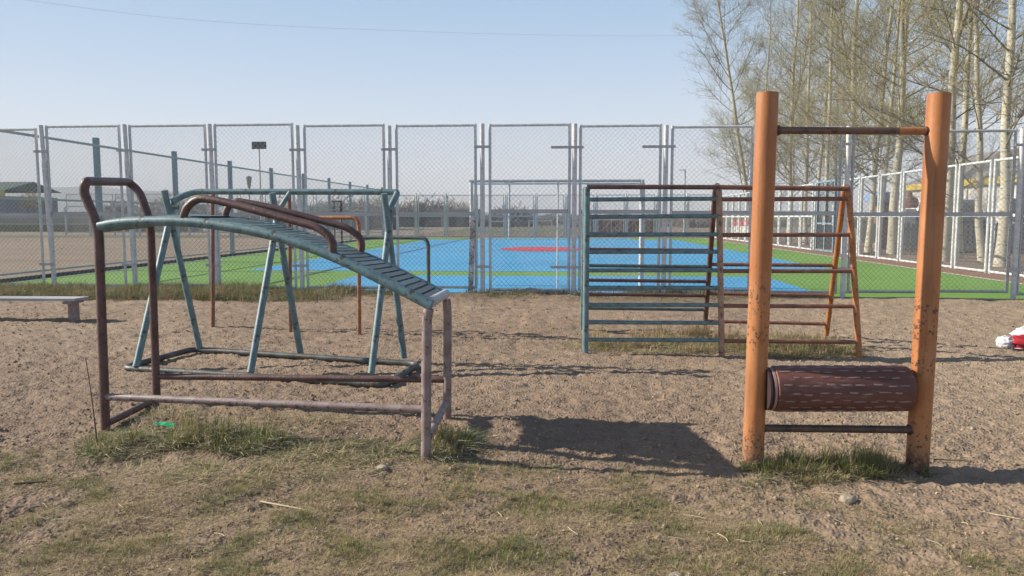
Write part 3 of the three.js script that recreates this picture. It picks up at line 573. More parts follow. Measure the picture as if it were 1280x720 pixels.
// ---------- poplars ----------
const barkTex = tex(256, 512, (u, v) => { const f = fbm(u, v, 4, 6, 201, 4), d = sm(.66, .76, fbm(u, v, 5, 42, 203, 4)), g = fbm(u, v, 30, 30, 206, 3); let o = mix3([.46, .42, .315], [.57, .53, .42], f).map((q) => q * (.8 + .35 * g)); return mix3(o, [.075, .065, .05], d * .85); });
const barkMat = new THREE.MeshStandardMaterial({ map: barkTex, roughness: .9 });
const limbTex = tex(64, 256, (u, v) => { const f = fbm(u, v, 4, 12, 211, 4); return mix3([.12, .10, .072], [.34, .30, .215], f); });
const limbMat = new THREE.MeshStandardMaterial({ map: limbTex, roughness: .9 });
const twigMat = new THREE.MeshStandardMaterial({ vertexColors: true, roughness: .9 });
function poplar(seed, H, r0, opt = {}) { // trunk, limbs and twigs standing at the origin; returns geometries
  SEED = seed;
  const trunkP = [], bend = opt.bend || 0, lean = opt.lean || [0, 0], ph = rr(0, 6);
  for (let i = 0; i <= 22; i++) { const t = i / 22; trunkP.push(new THREE.Vector3(lean[0] * H * t + bend * Math.sin(t * 3) + .14 * N(t * 5, seed, 1), H * t, lean[1] * H * t + .14 * N(t * 5, seed, 9) + .05 * Math.sin(t * 8 + ph))); }
  const curve = new THREE.CatmullRomCurve3(trunkP);
  const trunk = sweep(trunkP, (t) => r0 * (1.25 * Math.exp(-t * 28) * .35 + Math.pow(1 - t, .85)) + .012, 10, false, 1.6);
  const limbs = [], tw = { p: [], i: [], c: [] };
  const cone = (a, b, r, col) => { const d = b.clone().sub(a).normalize(), u = Math.abs(d.y) < .9 ? new THREE.Vector3(0, 1, 0) : new THREE.Vector3(1, 0, 0), v = d.clone().cross(u).normalize(), w = v.clone().cross(d), o = tw.p.length / 3; for (let k = 0; k < 3; k++) { const q = k * 2.094; tw.p.push(a.x + (v.x * Math.cos(q) + w.x * Math.sin(q)) * r, a.y + (v.y * Math.cos(q) + w.y * Math.sin(q)) * r, a.z + (v.z * Math.cos(q) + w.z * Math.sin(q)) * r); tw.c.push(...col); } tw.p.push(b.x, b.y, b.z); tw.c.push(...col); for (let k = 0; k < 3; k++) tw.i.push(o + k, o + (k + 1) % 3, o + 3); };
  const bud = (a, r, col) => { const o = tw.p.length / 3; for (let k = 0; k < 4; k++) { tw.p.push(a.x + [1, -1, 0, 0][k] * r, a.y + [-.7, -.7, .9, .9][k] * r, a.z + [0, 0, 1, -1][k] * r); tw.c.push(...col); } tw.i.push(o, o + 1, o + 2, o, o + 3, o + 1, o + 2, o + 3, o, o + 1, o + 3, o + 2); };
  const TW = [[.21, .175, .11], [.27, .23, .14], [.10, .082, .06]], BD = [.42, .385, .13];
  const branch = (start, dir, L, r, level, h) => {
    const n = level === 0 ? 7 : 4, pts = [start.clone()], d = dir.clone(), p = start.clone();
    const curl = level === 0 ? rr(.02, .10) : rr(-.05, .10);
    for (let i = 0; i < n; i++) { d.y += curl * (h < .35 ? .3 : 1) + rr(-.07, .07); d.x += rr(-.10, .10); d.z += rr(-.10, .10); d.normalize(); p.addScaledVector(d, L / n); pts.push(p.clone()); }
    const rad = (t) => r * (1 - .86 * t);
    limbs.push(sweep(pts, rad, level === 0 ? 6 : 4, false, .8));
    const kids = level === 0 ? Math.round(6 + L * 2.5) : Math.round(3 + L * 4.0);
    for (let k = 0; k < kids; k++) {
      const t = level === 0 ? rr(.16, 1) : rr(.05, 1), i = Math.min(n - 1, Math.floor(t * n)), q = pts[i].clone().lerp(pts[i + 1], t * n - i), tan = pts[i + 1].clone().sub(pts[i]).normalize();
      const side = new THREE.Vector3(rr(-1, 1), rr(-.5, 1), rr(-1, 1)); side.addScaledVector(tan, -side.dot(tan)).normalize();
      const nd = tan.multiplyScalar(rr(.55, 1)).addScaledVector(side, rr(.5, .95)).normalize();
      if (level === 0) branch(q, nd, L * (1 - .6 * t) * rr(.25, .5) + .15, r * (1 - .8 * t) * .5 + .003, 1, h);
      else {
        const l = rr(.22, .75), e = q.clone().addScaledVector(nd, l * .6), dd = nd.clone(); dd.y += rr(-.25, .35); dd.normalize(); const f = e.clone().addScaledVector(dd, l * .55), col = TW[Math.floor(rnd() * 3)];
        cone(q, f, .0042, col);
        for (let z = 0; z < 3; z++) { const g = q.clone().lerp(f, rr(.2, .9)), s = new THREE.Vector3(rr(-1, 1), rr(-.5, 1), rr(-1, 1)).normalize().multiplyScalar(rr(.10, .28)).addScaledVector(dd, .12); cone(g, g.clone().add(s), .0026, col); if (rnd() < (opt.buds ?? .7) * sm(.05, .6, h + .2)) bud(g.clone().add(s), rr(.010, .024), BD); }
      }
    }
  };
  const nl = opt.limbs || 30;
  for (let i = 0; i < nl; i++) {
    const h = lerp(opt.h0 || .12, .985, Math.pow((i + rr(0, .8)) / nl, .9)), a = rr(0, 6.283), up = rr(.25, .75) + .25 * h, d = new THREE.Vector3(Math.cos(a), up, Math.sin(a)).normalize();
    const L = (opt.spread || .24) * H * Math.pow(1 - h * .82, .8) * rr(.55, 1.15);
    branch(curve.getPoint(h), d, L, Math.max(.012, r0 * .30 * (1 - h * .75) * rr(.6, 1.1)), 0, h);
  }
  for (let i = 0; i < (opt.forks || 0); i++) { const h = rr(.2, .5), a = rr(0, 6.28); branch(curve.getPoint(h), new THREE.Vector3(Math.cos(a) * .3, 1, Math.sin(a) * .3).normalize(), H * .45, r0 * .5, 0, h); }
  const tg = build(tw.p, null, null, tw.i, tw.c);
  return { trunk, limbs: mergeGeometries(limbs), twigs: tg };
}
const KINDS = [
  poplar(101, 20, .17, { lean: [-.18, 0], spread: .40, limbs: 46, h0: .08, buds: 1 }), // leaning, wide low branches
  poplar(202, 19, .125, { lean: [-.02, .01], spread: .30, limbs: 40, forks: 0 }),
  poplar(303, 21, .165, { lean: [.005, 0], spread: .32, limbs: 46, forks: 1 }),
  poplar(404, 18, .115, { lean: [.05, .02], spread: .30, limbs: 38, forks: 0 }),
  poplar(505, 17, .125, { lean: [-.13, .01], spread: .27, limbs: 34, bend: .25 }),
];
function addTree(base, kind, turn, scale, label) {
  const T = thing('poplar_tree', [base[0], -.05, base[2]], label, 'tree', 'bare poplars behind the right fence');
  const k = KINDS[kind]; for (const [n, g, m] of [['trunk', k.trunk, barkMat], ['limbs', k.limbs, limbMat], ['twigs', k.twigs, twigMat]]) { const o = new THREE.Mesh(g, m); o.name = n; o.castShadow = o.receiveShadow = true; if (n === 'twigs') o.userData.kind = 'stuff'; T.add(o); }
  T.rotation.y = turn; T.scale.set(scale, scale, scale); return T;
}
addTree([14.343, 0, -57.311], 0, .1, 1.08, 'pale poplar leaning left at the far left end of the row, wide low branches');
addTree([14.144, 0, -55.179], 1, 2.1, 1.0, 'slim poplar right behind the tall left orange post');
addTree([13.844, 0, -47.155], 2, .6, .92, 'straight poplar just right of the left orange post');
addTree([14.217, 0, -45.187], 1, .4, .95, 'slim poplar between the left orange post and the fence gate');
addTree([13.993, 0, -43.099], 3, 0, .9, 'thin poplar directly behind the gate in the white fence');
addTree([13.917, 0, -41.092], 1, 4.0, .95, 'thin poplar behind the gate, just left of the white light column');
addTree([14.04, 0, -38.087], 2, 2.4, .95, 'stout poplar above the grey fence post, right of the white light column');
addTree([13.733, 0, -34.982], 3, .2, 1.0, 'poplar leaning right, left one of a close pair under the chin-up bar');
addTree([13.867, 0, -34.199], 3, 5.6, .9, 'thinner poplar of the close pair under the chin-up bar');
addTree([14.042, 0, -33.018], 2, 4.2, 1.0, 'stout straight poplar behind the middle of the chin-up bar');
addTree([13.634, 0, -27.96], 2, 5.5, .95, 'poplar rising behind the top of the right orange post');
addTree([15.075, 0, -30.022], 1, 1.2, 1.0, 'pale poplar close on the right of the right orange post top');
addTree([14.42, 0, -26.972], 4, .15, .9, 'crooked pale poplar leaning left beside the right orange post');
addTree([13.842, 0, -24.925], 2, 1.1, .9, 'thickest straight pale poplar nearest the right edge');
addTree([16.6, 0, -20.5], 3, 1.6, 1.0, 'poplar at the right edge, only its branches reaching into view');

// ---------- buildings and things beyond the fences ----------
{ // right: long grey roofed building with a yellow fascia, its long side towards the court
  const x = 22.5, z0 = -52, z1 = -22, L = z1 - z0, zc = (z0 + z1) / 2, T = thing('long_building', [x, 0, zc], 'long white building with grey roof and yellow fascia behind the poplars', 'building'), ye = 3.25;
  part(T, 'wall', box([x + 4.2, ye / 2, zc], [8, ye, L]), plain([.66, .65, .62], .9));
  part(T, 'fascia', box([x + .02, ye + .16, zc], [.12, .36, L + .4]), plain([.62, .46, .07], .6));
  const s = new THREE.Shape([[.09, ye + .02], [.09, ye + .36], [4.3, ye + 2.3], [8.6, ye + .36], [8.6, ye + .02]].map(([a, b]) => new THREE.Vector2(a, b))), g = new THREE.ExtrudeGeometry(s, { depth: L + .36, bevelEnabled: false }); g.translate(x, 0, z0 - .18);
  part(T, 'roof', g, plain([.24, .22, .205], .9));
  for (let i = 0; i < 6; i++) { const z = z0 + 3 + i * 4.6, w = part(T, 'window', box([x + .18, 1.85, z], [.1, 1.2, 1.7]), plain([.05, .06, .075], .2)); part(w, 'frame', [box([x + .11, 1.85, z], [.05, 1.2, .07]), box([x + .1, 1.22, z], [.1, .07, 1.8])], M.white); }
}
{ // dark van before it
  const z = -36.15, x0 = 15.925, T = thing('grey_van', [18.3, 0, -37], 'dark grey van parked in front of the yellow trimmed building', 'van');
  const s = new THREE.Shape(); s.moveTo(0, .45); s.lineTo(0, 1.1); s.quadraticCurveTo(.1, 1.35, .9, 1.5); s.quadraticCurveTo(1.5, 2.2, 2.2, 2.25); s.lineTo(4.5, 2.22); s.quadraticCurveTo(4.75, 2.15, 4.75, 1.8); s.lineTo(4.75, .45); s.closePath();
  const g = new THREE.ExtrudeGeometry(s, { depth: 1.7, bevelEnabled: true, bevelSize: .08, bevelThickness: .08, bevelSegments: 2 }); g.translate(x0, 0, z - 1.7); part(T, 'body', g, plain([.085, .085, .09], .35));
  for (const wx of [.95, 3.8]) part(T, 'wheel', pipe([[x0 + wx, .34, z - .1], [x0 + wx, .34, z + .12]], .34, 0, 18), M.black);
  part(T, 'window', [box([x0 + 2.4, 1.75, z + .085], [1.0, .5, .02]), box([x0 + 3.7, 1.75, z + .085], [1.2, .5, .02])], plain([.03, .035, .04], .1)); T.rotation.y = 1.35;
}
{ // slatted grey fence behind the right fence
  const T = thing('slat_fence', [18.6, 0, -34.5], 'low grey slatted fence behind the white court fence', 'fence'), m = plain([.26, .25, .25], .9), z = -34.5; const x0 = [14.801, 0.875, -34.5][0];
  for (let i = 0; i < 30; i++) part(T, 'slat', box([x0 + i * .22, .62 + .02 * ((i * 7) % 3), z], [.16, 1.24, .03]), m);
  part(T, 'rail', [box([x0 + 3.2, .35, z - .05], [6.6, .1, .06]), box([x0 + 3.2, 1.0, z - .05], [6.6, .1, .06])], m);
}
{ // playground tower with a domed roof
  const z = -36, c = [15.869, 0.848, -36], T = thing('play_tower', [c[0], 0, z], 'narrow play tower with a brown domed roof on white legs behind the fence', 'play tower');
  const y0 = [15.819, 1.933, -36][1], y1 = [15.785, 2.69, -36][1];
  part(T, 'roof', sweep([0, .15, .35, .55, .75, .9, 1].map((t) => new THREE.Vector3(c[0], lerp(y0, y1, t), z)), (t) => .42 * [.85, 1, 1, .9, .62, .35, .05][Math.round(t * 6)], 14), paint([.22, .08, .05], [.30, .13, .09], [.5, .4, .35], .35, 88));
  part(T, 'body', box([c[0], y0 / 2 + .3, z], [.5, y0 - .7, .5]), M.white); for (const s of [-.55, .55]) part(T, 'side_panel', box([c[0] + s, .95, z], [.32, 1.7, .3]), plain([.30, .36, .44], .7));
}
{ // little play house
  const z = -39, x = [15.985, 1.186, -39][0], T = thing('play_house', [x, 0, z], 'small play house with blue roof and brown wall behind the fence', 'play house');
  part(T, 'wall', box([x - .1, 1.15, z], [.62, 2.3, .9]), plain([.20, .11, .075], .9)); const s = new THREE.Shape([[-.75, 0], [-.5, .45], [.5, .45], [.75, 0]].map(([a, b]) => new THREE.Vector2(a, b))), g = new THREE.ExtrudeGeometry(s, { depth: 1.4, bevelEnabled: false }); g.translate(x - .02, 2.28, z - .7); part(T, 'roof', g, plain([.16, .26, .45], .7));
  part(T, 'side_board', [box([x - .85, .75, z + .55], [.9, .95, .06]), box([x + .6, .65, z + .55], [1.1, 1.0, .06])], plain([.62, .58, .50], .8));
}
// advertising boards at the foot of the right fence, far end
[[-47.3, 'leftmost'], [-49.3, 'second'], [-51.4, 'third'], [-44.2, 'fourth']].forEach(([z, w], i) => {
  const T = thing('advert_board', [11.62, 0, z], ['red topped white board on the right fence, second nearest the gate', 'red topped white board on the right fence, second from the far corner', 'red topped white board on the right fence, nearest the far corner', 'red topped white board on the right fence, nearest the gate'][i], 'board', 'boards on the right fence');
  part(T, 'red_panel', box([11.62, 1.18, z], [.04, .36, 1.5]), plain([.48, .06, .06], .6)); part(T, 'white_panel', box([11.62, .66, z], [.04, .62, 1.5]), plain([.62, .6, .57], .7));
});
{ // left: green roofed building
  const z = -92, x1 = [-68.414, 4.66, -92][0], x0 = x1 - 26, T = thing('green_roofed_building', [x1 - 10, 0, z], 'green roofed building with yellow eaves at the far left', 'building');
  const ye = [-66.999, 4.165, -92][1], yr = [-68.941, 6.136, -92][1];
  part(T, 'wall', box([(x0 + x1) / 2, ye / 2, z - 5], [x1 - x0, ye, 10]), plain([.17, .19, .23], .9));
  part(T, 'eaves', box([(x0 + x1) / 2, ye + .35, z + .5], [x1 - x0 + .4, .75, .5]), plain([.48, .38, .06], .7));
  const s = new THREE.Shape([[-.6, ye + .7], [5, yr], [10.6, ye + .7]].map(([a, b]) => new THREE.Vector2(a, b))), g = new THREE.ExtrudeGeometry(s, { depth: x1 - x0 + .3, bevelEnabled: false }); g.rotateY(Math.PI / 2); g.translate(x0, 0, z); part(T, 'roof', g, plain([.035, .075, .06], .8));
  for (let i = 0; i < 9; i++) { const w = part(T, 'window', box([x1 - 2 - i * 2.7, 2.5, z + .03], [1.5, 1.5, .12]), plain([.035, .04, .055], .2)); part(w, 'sill', box([x1 - 2 - i * 2.7, 1.7, z + .1], [1.7, .1, .2]), M.white); }
}
{ // concrete terrace
  const T = thing('concrete_terrace', [-62, 0, -82], 'low stepped concrete terrace across the dirt field at far left', 'terrace'), m = plain([.36, .34, .31], .95), m2 = plain([.24, .22, .20], .95);
  for (let i = 0; i < 3; i++) part(T, 'step', box([-66, (.9 + i * .5) / 2, -82 - i * 1.1], [52, .9 + i * .5, 1.1]), i % 2 ? m2 : m);
  part(T, 'bank', box([-66, .35, -81.1], [52, .7, .7]), plain([.16, .15, .075], .95));
}
{ // long low wall far behind the court
  const z = -128, T = thing('low_building', [-20, 0, z], 'long low pale building far beyond the field behind the court', 'building');
  const x0 = [-26.644, 2.301, -128][0], x1 = [-12.908, 2.296, -128][0]; part(T, 'wall', box([(x0 + x1) / 2, 1.3, z], [x1 - x0, 2.6, 5]), plain([.42, .40, .37], .9)); part(T, 'roof', box([(x0 + x1) / 2, 2.75, z], [x1 - x0 + .8, .28, 6]), plain([.30, .28, .27], .9));
  for (let i = 0; i < 5; i++) part(T, 'door', box([x0 + 1.6 + i * 2.6, 1.0, z + 2.53], [1.5, 1.9, .08]), plain([.15, .13, .12], .8));
}
{ // brown boarded wall behind the far fence
  const z = -66, x0 = [2.795, 0.956, -66][0], x1 = [8.473, 0.959, -66][0], T = thing('boarded_wall', [(x0 + x1) / 2, 0, z], 'reddish brown boarded wall behind the far fence', 'wall'), m = [plain([.17, .085, .065], .9), plain([.20, .10, .08], .9), plain([.15, .08, .065], .9)];
  const n = 16, w = (x1 - x0) / n; for (let i = 0; i < n; i++) part(T, 'board', box([x0 + (i + .5) * w, .62, z + .01 * (i % 2)], [w - .03, 1.24, .06]), m[i % 3]);
  part(T, 'rail', box([(x0 + x1) / 2, 1.28, z], [x1 - x0, .06, .1]), plain([.45, .42, .38], .8));
}
{ // hill on the left horizon
  const pos = [], idx = []; const n = 40;
  for (let i = 0; i <= n; i++) { const t = i / n, x = lerp(-1350, -560, t), h = 62 * Math.pow(Math.sin(Math.PI * clamp(t)), .5) * (1 + .12 * N(t * 6, 3)) ; for (const [dz, k] of [[80, 0], [30, .55], [0, .93], [-60, 1], [-400, 0]]) pos.push(x, h * k - 1, -1450 + dz); }
  for (let i = 0; i < n; i++) for (let j = 0; j < 4; j++) { const a = i * 5 + j; idx.push(a, a + 5, a + 1, a + 1, a + 5, a + 6); }
  part(null, 'hill', build(pos, null, null, idx), plain([.10, .12, .11], 1)).userData.kind = 'structure';
}
// ---------- far woods: bare thicket clumps ----------
{
  SEED = 900; const p = [], idx = [], c = [];
  for (let i = 0; i < 900; i++) { // one clump of stems and twigs, 1 m tall
    const a = rr(0, 6.28), r = Math.sqrt(rnd()) * .55, hh = rr(.35, 1) * (1.05 - r * .7), x = Math.cos(a) * r, z = Math.sin(a) * r * .6, o = p.length / 3, w = rr(.010, .024), y0 = rnd() < .12 ? 0 : rr(.05, 1) * hh * .85, dx = rr(-.16, .16) + x * .2, dz = rr(-.14, .14);
    p.push(x - w, y0, z, x + w, y0, z, x, y0, z + w, x + dx, y0 + rr(.05, .20), z + dz); const k = rr(.7, 1.3), q = [.21 * k, .185 * k, .155 * k]; for (let j = 0; j < 4; j++) c.push(...q); idx.push(o, o + 1, o + 3, o + 1, o + 2, o + 3, o + 2, o, o + 3);
  }
  const g = build(p, null, null, idx, c), mat = new THREE.MeshStandardMaterial({ vertexColors: true, roughness: 1 }), spots = [];
  for (let i = 0; i < 330; i++) { const z = rr(-120, -220), x = rr(-.95, .62) * -z; spots.push([x, z, rr(1.9, 3.3) * (-z / 150), rr(1.4, 2.6)]); }
  const add = (px, z, h, w) => { spots.push([px[0], z, h, w]); };
  for (const [a, b] of [[[-23.344, 2.853, -130], 4.6], [[-20.605, 2.852, -130], 6.4], [[-19.249, 2.861, -131], 5.8], [[-16.509, 2.849, -130], 4.2], [[-25.689, 2.834, -128], 5.2], [[-27.288, 2.815, -126], 5.5], [[-7.011, 2.844, -130], 4.6], [[-70.138, 2.779, -120], 5.6], [[-60.631, 2.773, -120], 6.4], [[-40.872, 2.658, -110], 5.2], [[-32.853, 2.55, -100], 5.0], [[-30.174, 2.549, -100], 5.2], [[-26.97, 2.547, -100], 5.4], [[-24.309, 2.545, -100], 5], [[-38.776, 2.554, -100], 5], [[-37.317, 2.604, -105], 5]]) for (let k = 0; k < 3; k++) add([a[0] + rr(-2, 2)], a[2] + rr(-3, 3), b * rr(.85, 1.1), 1.3);
  const im = new THREE.InstancedMesh(g, mat, spots.length), m = new THREE.Matrix4(), q = new THREE.Quaternion(), Y = new THREE.Vector3(0, 1, 0);
  spots.forEach(([x, z, h, w], i) => { q.setFromAxisAngle(Y, rr(0, 6.28)); im.setMatrixAt(i, m.compose(new THREE.Vector3(x, -.1, z), q, new THREE.Vector3(h * w, h, h * w))); const k = rr(.75, 1.25); im.setColorAt(i, new THREE.Color().setRGB(k, k, k * 1.02)); });
  im.name = 'distant_woods'; tag(im, 'grey brown leafless woods along the horizon', 'woods', null, 'stuff'); scene.add(im);
}
{ // golden shrub before the green roof
  const z = -88, b = [-62.209, 2.444, -88], T = thing('golden_shrub', [b[0], 0, z], 'golden yellow shrub beside the green roofed building', 'shrub'); SEED = 31;
  const p = [], idx = [], c = []; for (let i = 0; i < 900; i++) { const a = rr(0, 6.28), e = rr(-.6, 1.4), r = Math.pow(rnd(), .4) * 1.6, x = b[0] + Math.cos(a) * Math.cos(e) * r, y = 3.1 + Math.sin(e) * r * .95, zz = z + Math.sin(a) * Math.cos(e) * r, o = p.length / 3, s = rr(.06, .16); for (let k = 0; k < 3; k++) { p.push(x + rr(-s, s), y + rr(-s, s), zz + rr(-s, s)); const q = rr(.6, 1.2); c.push(.28 * q, .20 * q, .03 * q); } idx.push(o, o + 1, o + 2); }
  part(T, 'foliage', build(p, null, null, idx, c), new THREE.MeshStandardMaterial({ vertexColors: true, side: THREE.DoubleSide, roughness: 1 }), { stuff: true });
  part(T, 'stem', [bar([b[0], 0, z], [b[0] + .2, 3, z], .12), bar([b[0], 0, z], [b[0] - .6, 2.8, z], .1)], plain([.12, .09, .06], 1));
}

// ---------- grass, weeds, stones and litter ----------
function tuft(n, spread, lean, seed) { // curved tapering blades, 1 m tall
  SEED = seed; const p = [], idx = [], c = [];
  for (let i = 0; i < n; i++) {
    const a = rr(0, 6.28), r = spread * Math.sqrt(rnd()), x = Math.cos(a) * r, z = Math.sin(a) * r, h = rr(.45, 1), la = a + rr(-1.2, 1.2), l = lean * rr(.2, 1.2), w = rr(.018, .034), wa = la + 1.57, wx = Math.cos(wa) * w, wz = Math.sin(wa) * w, o = p.length / 3, k = rr(.7, 1.2);
    const X = (t) => x + Math.cos(la) * l * t * t, Z = (t) => z + Math.sin(la) * l * t * t;
    for (const [t, s] of [[0, 1], [.5, .8]]) p.push(X(t) - wx * s, h * t, Z(t) - wz * s, X(t) + wx * s, h * t, Z(t) + wz * s);
    p.push(X(1), h * (1 - .25 * l), Z(1)); for (let j = 0; j < 5; j++) { const q = k * (j < 2 ? .75 : j < 4 ? 1 : 1.12); c.push(q, q, q); }
    idx.push(o, o + 1, o + 2, o + 1, o + 3, o + 2, o + 2, o + 3, o + 4);
  }
  return build(p, null, null, idx, c);
}
const blade = new THREE.MeshPhysicalMaterial({ vertexColors: true, roughness: .85, side: THREE.DoubleSide, transmission: .35, thickness: 0 });
const TUFTS = [tuft(9, .40, 1.0, 1), tuft(7, .65, 1.6, 2)], FLAT = tuft(7, 1.0, 2.6, 3);
function scatter(name, label, geo, list, cat = 'grass') { // list of [x, z, height, width, [r,g,b], y?]
  const im = new THREE.InstancedMesh(geo, blade, list.length), m = new THREE.Matrix4(), q = new THREE.Quaternion(), e = new THREE.Euler();
  list.forEach(([x, z, h, w, c], i) => { e.set(rr(-.15, .15), rr(0, 6.28), rr(-.15, .15)); q.setFromEuler(e); im.setMatrixAt(i, m.compose(new THREE.Vector3(x, ground(x, z) - .006, z), q, new THREE.Vector3(w, h, w))); im.setColorAt(i, new THREE.Color().setRGB(...c)); });
  im.name = numbered(name); im.castShadow = im.receiveShadow = true; tag(im, label, cat, null, 'stuff'); scene.add(im); return im;
}
const GR = [.15, .195, .042], OL = [.28, .25, .08], DRY = [.60, .47, .26], DEAD = [.31, .22, .13];
{
  SEED = 4001; const short = [], flat = [];
  for (let i = 0; i < 260000; i++) {
    const z = -rr(2.9, 5.0), x = rr(-1, 1) * (2.6 + .3 * -z) - .15, L = lawn(x, z); if (rnd() > Math.pow(L, 1.4) * .60) continue;
    const g = clamp(.42 + 1.5 * N(x * 3.2, z * 3.2, 21) + .25 * N(x * 9, z * 9, 2)), c = rnd() < g * .75 ? mix3(GR, OL, rnd()) : mix3(DEAD, DRY, rnd());
    if (rnd() < .47) flat.push([x, z, rr(.010, .022), rr(.02, .045), mix3(c, DRY, .4)]); else short.push([x, z, rr(.012, .04) * (.7 + .9 * g), rr(.016, .034), c]);
  }
  scatter('lawn_grass', 'short patchy green and dry grass across the foreground', TUFTS[0], short); scatter('dry_grass', 'flattened dry grass blades strewn over the foreground', FLAT, flat);
}
{
  const fill = (n, cx, cz, rx, rz, h0, h1, green, dens = 1) => { const o = []; for (let i = 0; i < n; i++) { const a = rr(0, 6.28), r = Math.sqrt(rnd()), x = cx + Math.cos(a) * r * rx, z = cz + Math.sin(a) * r * rz, k = N(x * 5, z * 5, 77); if (k < -.25 + (1 - dens)) continue; const f = (1 - r * r * .7) * (.7 + .8 * (k + .3)); o.push([x, z, rr(h0, h1) * f, rr(.05, .10), rnd() < green ? mix3(GR, OL, rnd() * .8) : mix3(DEAD, DRY, rnd())]); } return o; };
  SEED = 5002; let a = [-2.173, 0, -4.856], b;
  let L = fill(430, a[0], a[2], .42, .20, .09, .38, .75); b = [-1.409, 0, -4.727]; L = L.concat(fill(420, b[0], b[2], .5, .25, .04, .13, .5)); b = [-1.985, 0, -5.383]; L = L.concat(fill(220, b[0], b[2], .6, .25, .04, .12, .4)); b = [-2.848, 0, -4.745]; L = L.concat(fill(300, b[0], b[2], .3, .22, .07, .22, .7)); b = [-0.749, 0, -4.869]; L = L.concat(fill(460, b[0], b[2], .24, .32, .08, .28, .65)); b = [-1.869, 0, -4.326]; L = L.concat(fill(420, b[0], b[2], .8, .2, .02, .07, .45));
  b = [-2.946, 0, -5.438]; L = L.concat(fill(160, b[0], b[2], .25, .3, .05, .14, .4));
  scatter('grass_tufts', 'tangled green and dry grass growing under the arched ladder', TUFTS[1], L);
  a = [1.664, 0, -4.564]; L = fill(620, a[0], a[2], .56, .13, .06, .23, .75); b = [1.461, 0, -4.438]; L = L.concat(fill(350, b[0], b[2], .3, .12, .04, .1, .5));
  scatter('grass_tufts', 'band of green grass between the two orange posts', TUFTS[0], L);
  a = [1.243, 0, -8.915]; L = fill(1300, a[0], a[2], 1.15, .42, .06, .24, .35); b = [2.662, 0, -8.783]; L = L.concat(fill(1500, b[0], b[2], .85, .36, .09, .32, .45)); b = [1.708, 0, -9.471]; L = L.concat(fill(700, b[0], b[2], .9, .3, .16, .42, .05)); b = [0.465, 0, -9.096]; L = L.concat(fill(120, b[0], b[2], .2, .3, .15, .4, .2)); b = [3.006, 0, -9.61]; L = L.concat(fill(300, b[0], b[2], .6, .3, .1, .28, .15));
  scatter('grass_tufts', 'dry and green grass growing through the wide climbing ladder', TUFTS[1], L);
  L = []; for (let i = 0; i < 20000; i++) { const x = rr(-13, 4.6), d = rr(.02, 2.1), z = fenceZ(x) + d; const left = sm(-3.6, -5.2, x), pr = left * sm(2.1, 1.4, d) + (1 - left) * .75 * sm(1.4, .2, d) * clamp(.45 + 1.6 * N(x * 1.1, 4.4)); if (rnd() > pr) continue; L.push([x, z, rr(.08, .34) * (left > .1 ? 1.0 + .8 * N(x * 1.2, 2.2) : .7), rr(.08, .16), rnd() < .55 ? mix3([.11, .16, .035], [.20, .19, .05], rnd()) : mix3(DEAD, [.30, .22, .11], rnd())]); }
  for (const [px, n, h] of [[65, 90, .38], [170, 60, .34], [376, 40, .3], [604, 50, .22], [718, 60, .3], [832, 80, .45], [250, 30, .3], [880, 30, .25]]) { const qx = (px - 697) / 64, q = [qx, 0, fenceZ(qx)]; for (let i = 0; i < n; i++) L.push([q[0] + rr(-.3, .3), q[2] + rr(.0, .35), rr(.3, 1) * h, rr(.1, .2), mix3([.10, .105, .035], [.26, .19, .09], rnd())]); }
  scatter('fence_weeds', 'weeds and rough grass along the foot of the front fence', TUFTS[1], L, 'weeds');
  L = []; for (let i = 0; i < 900; i++) { const a = [2.076, 0, -13.972], x = a[0] + rr(-1.9, 1.9), z = a[2] + rr(-.9, .8); if (N(x * 2, z * 2, 5) > -.1) L.push([x, z, rr(.02, .07), rr(.06, .12), mix3(OL, DEAD, rnd())]); }
  scatter('grass_tufts', 'thin low grass behind the wide climbing ladder', TUFTS[1], L);
}
{ // loose stones and clods
  SEED = 6003; const g = new THREE.IcosahedronGeometry(1, 1), p = g.attributes.position; for (let i = 0; i < p.count; i++) { const k = 1 + .35 * N(p.getX(i) * 1.7, p.getY(i) * 1.7, p.getZ(i) * 1.7); p.setXYZ(i, p.getX(i) * k, p.getY(i) * k * .7, p.getZ(i) * k); } g.computeVertexNormals();
  const n = 26000, im = new THREE.InstancedMesh(g, new THREE.MeshStandardMaterial({ roughness: .95 }), n), m = new THREE.Matrix4(), q = new THREE.Quaternion(), e = new THREE.Euler();
  for (let i = 0; i < n; i++) { const z = rnd() < .1 ? -rr(2.8, 4.9) : -4.7 - 9.6 * Math.pow(rnd(), 1.5), x = rr(-1, 1) * (1.5 + .85 * -z), s = (.0025 + .008 * Math.pow(rnd(), 6)) * (1 + .05 * -z); e.set(rr(0, 6), rr(0, 6), rr(0, 6)); q.setFromEuler(e); im.setMatrixAt(i, m.compose(new THREE.Vector3(x, ground(x, z) + s * .25, z), q, new THREE.Vector3(s, s, s))); const k = rr(.75, 1.25), c0 = 0, c = rnd() < .012 ? [.44, .39, .33] : [.29 * k, .215 * k, .15 * k]; im.setColorAt(i, new THREE.Color().setRGB(...c)); }
  im.name = 'gravel'; im.castShadow = im.receiveShadow = true; tag(im, 'small stones and clods scattered over the sand', 'gravel', null, 'stuff'); scene.add(im);
}
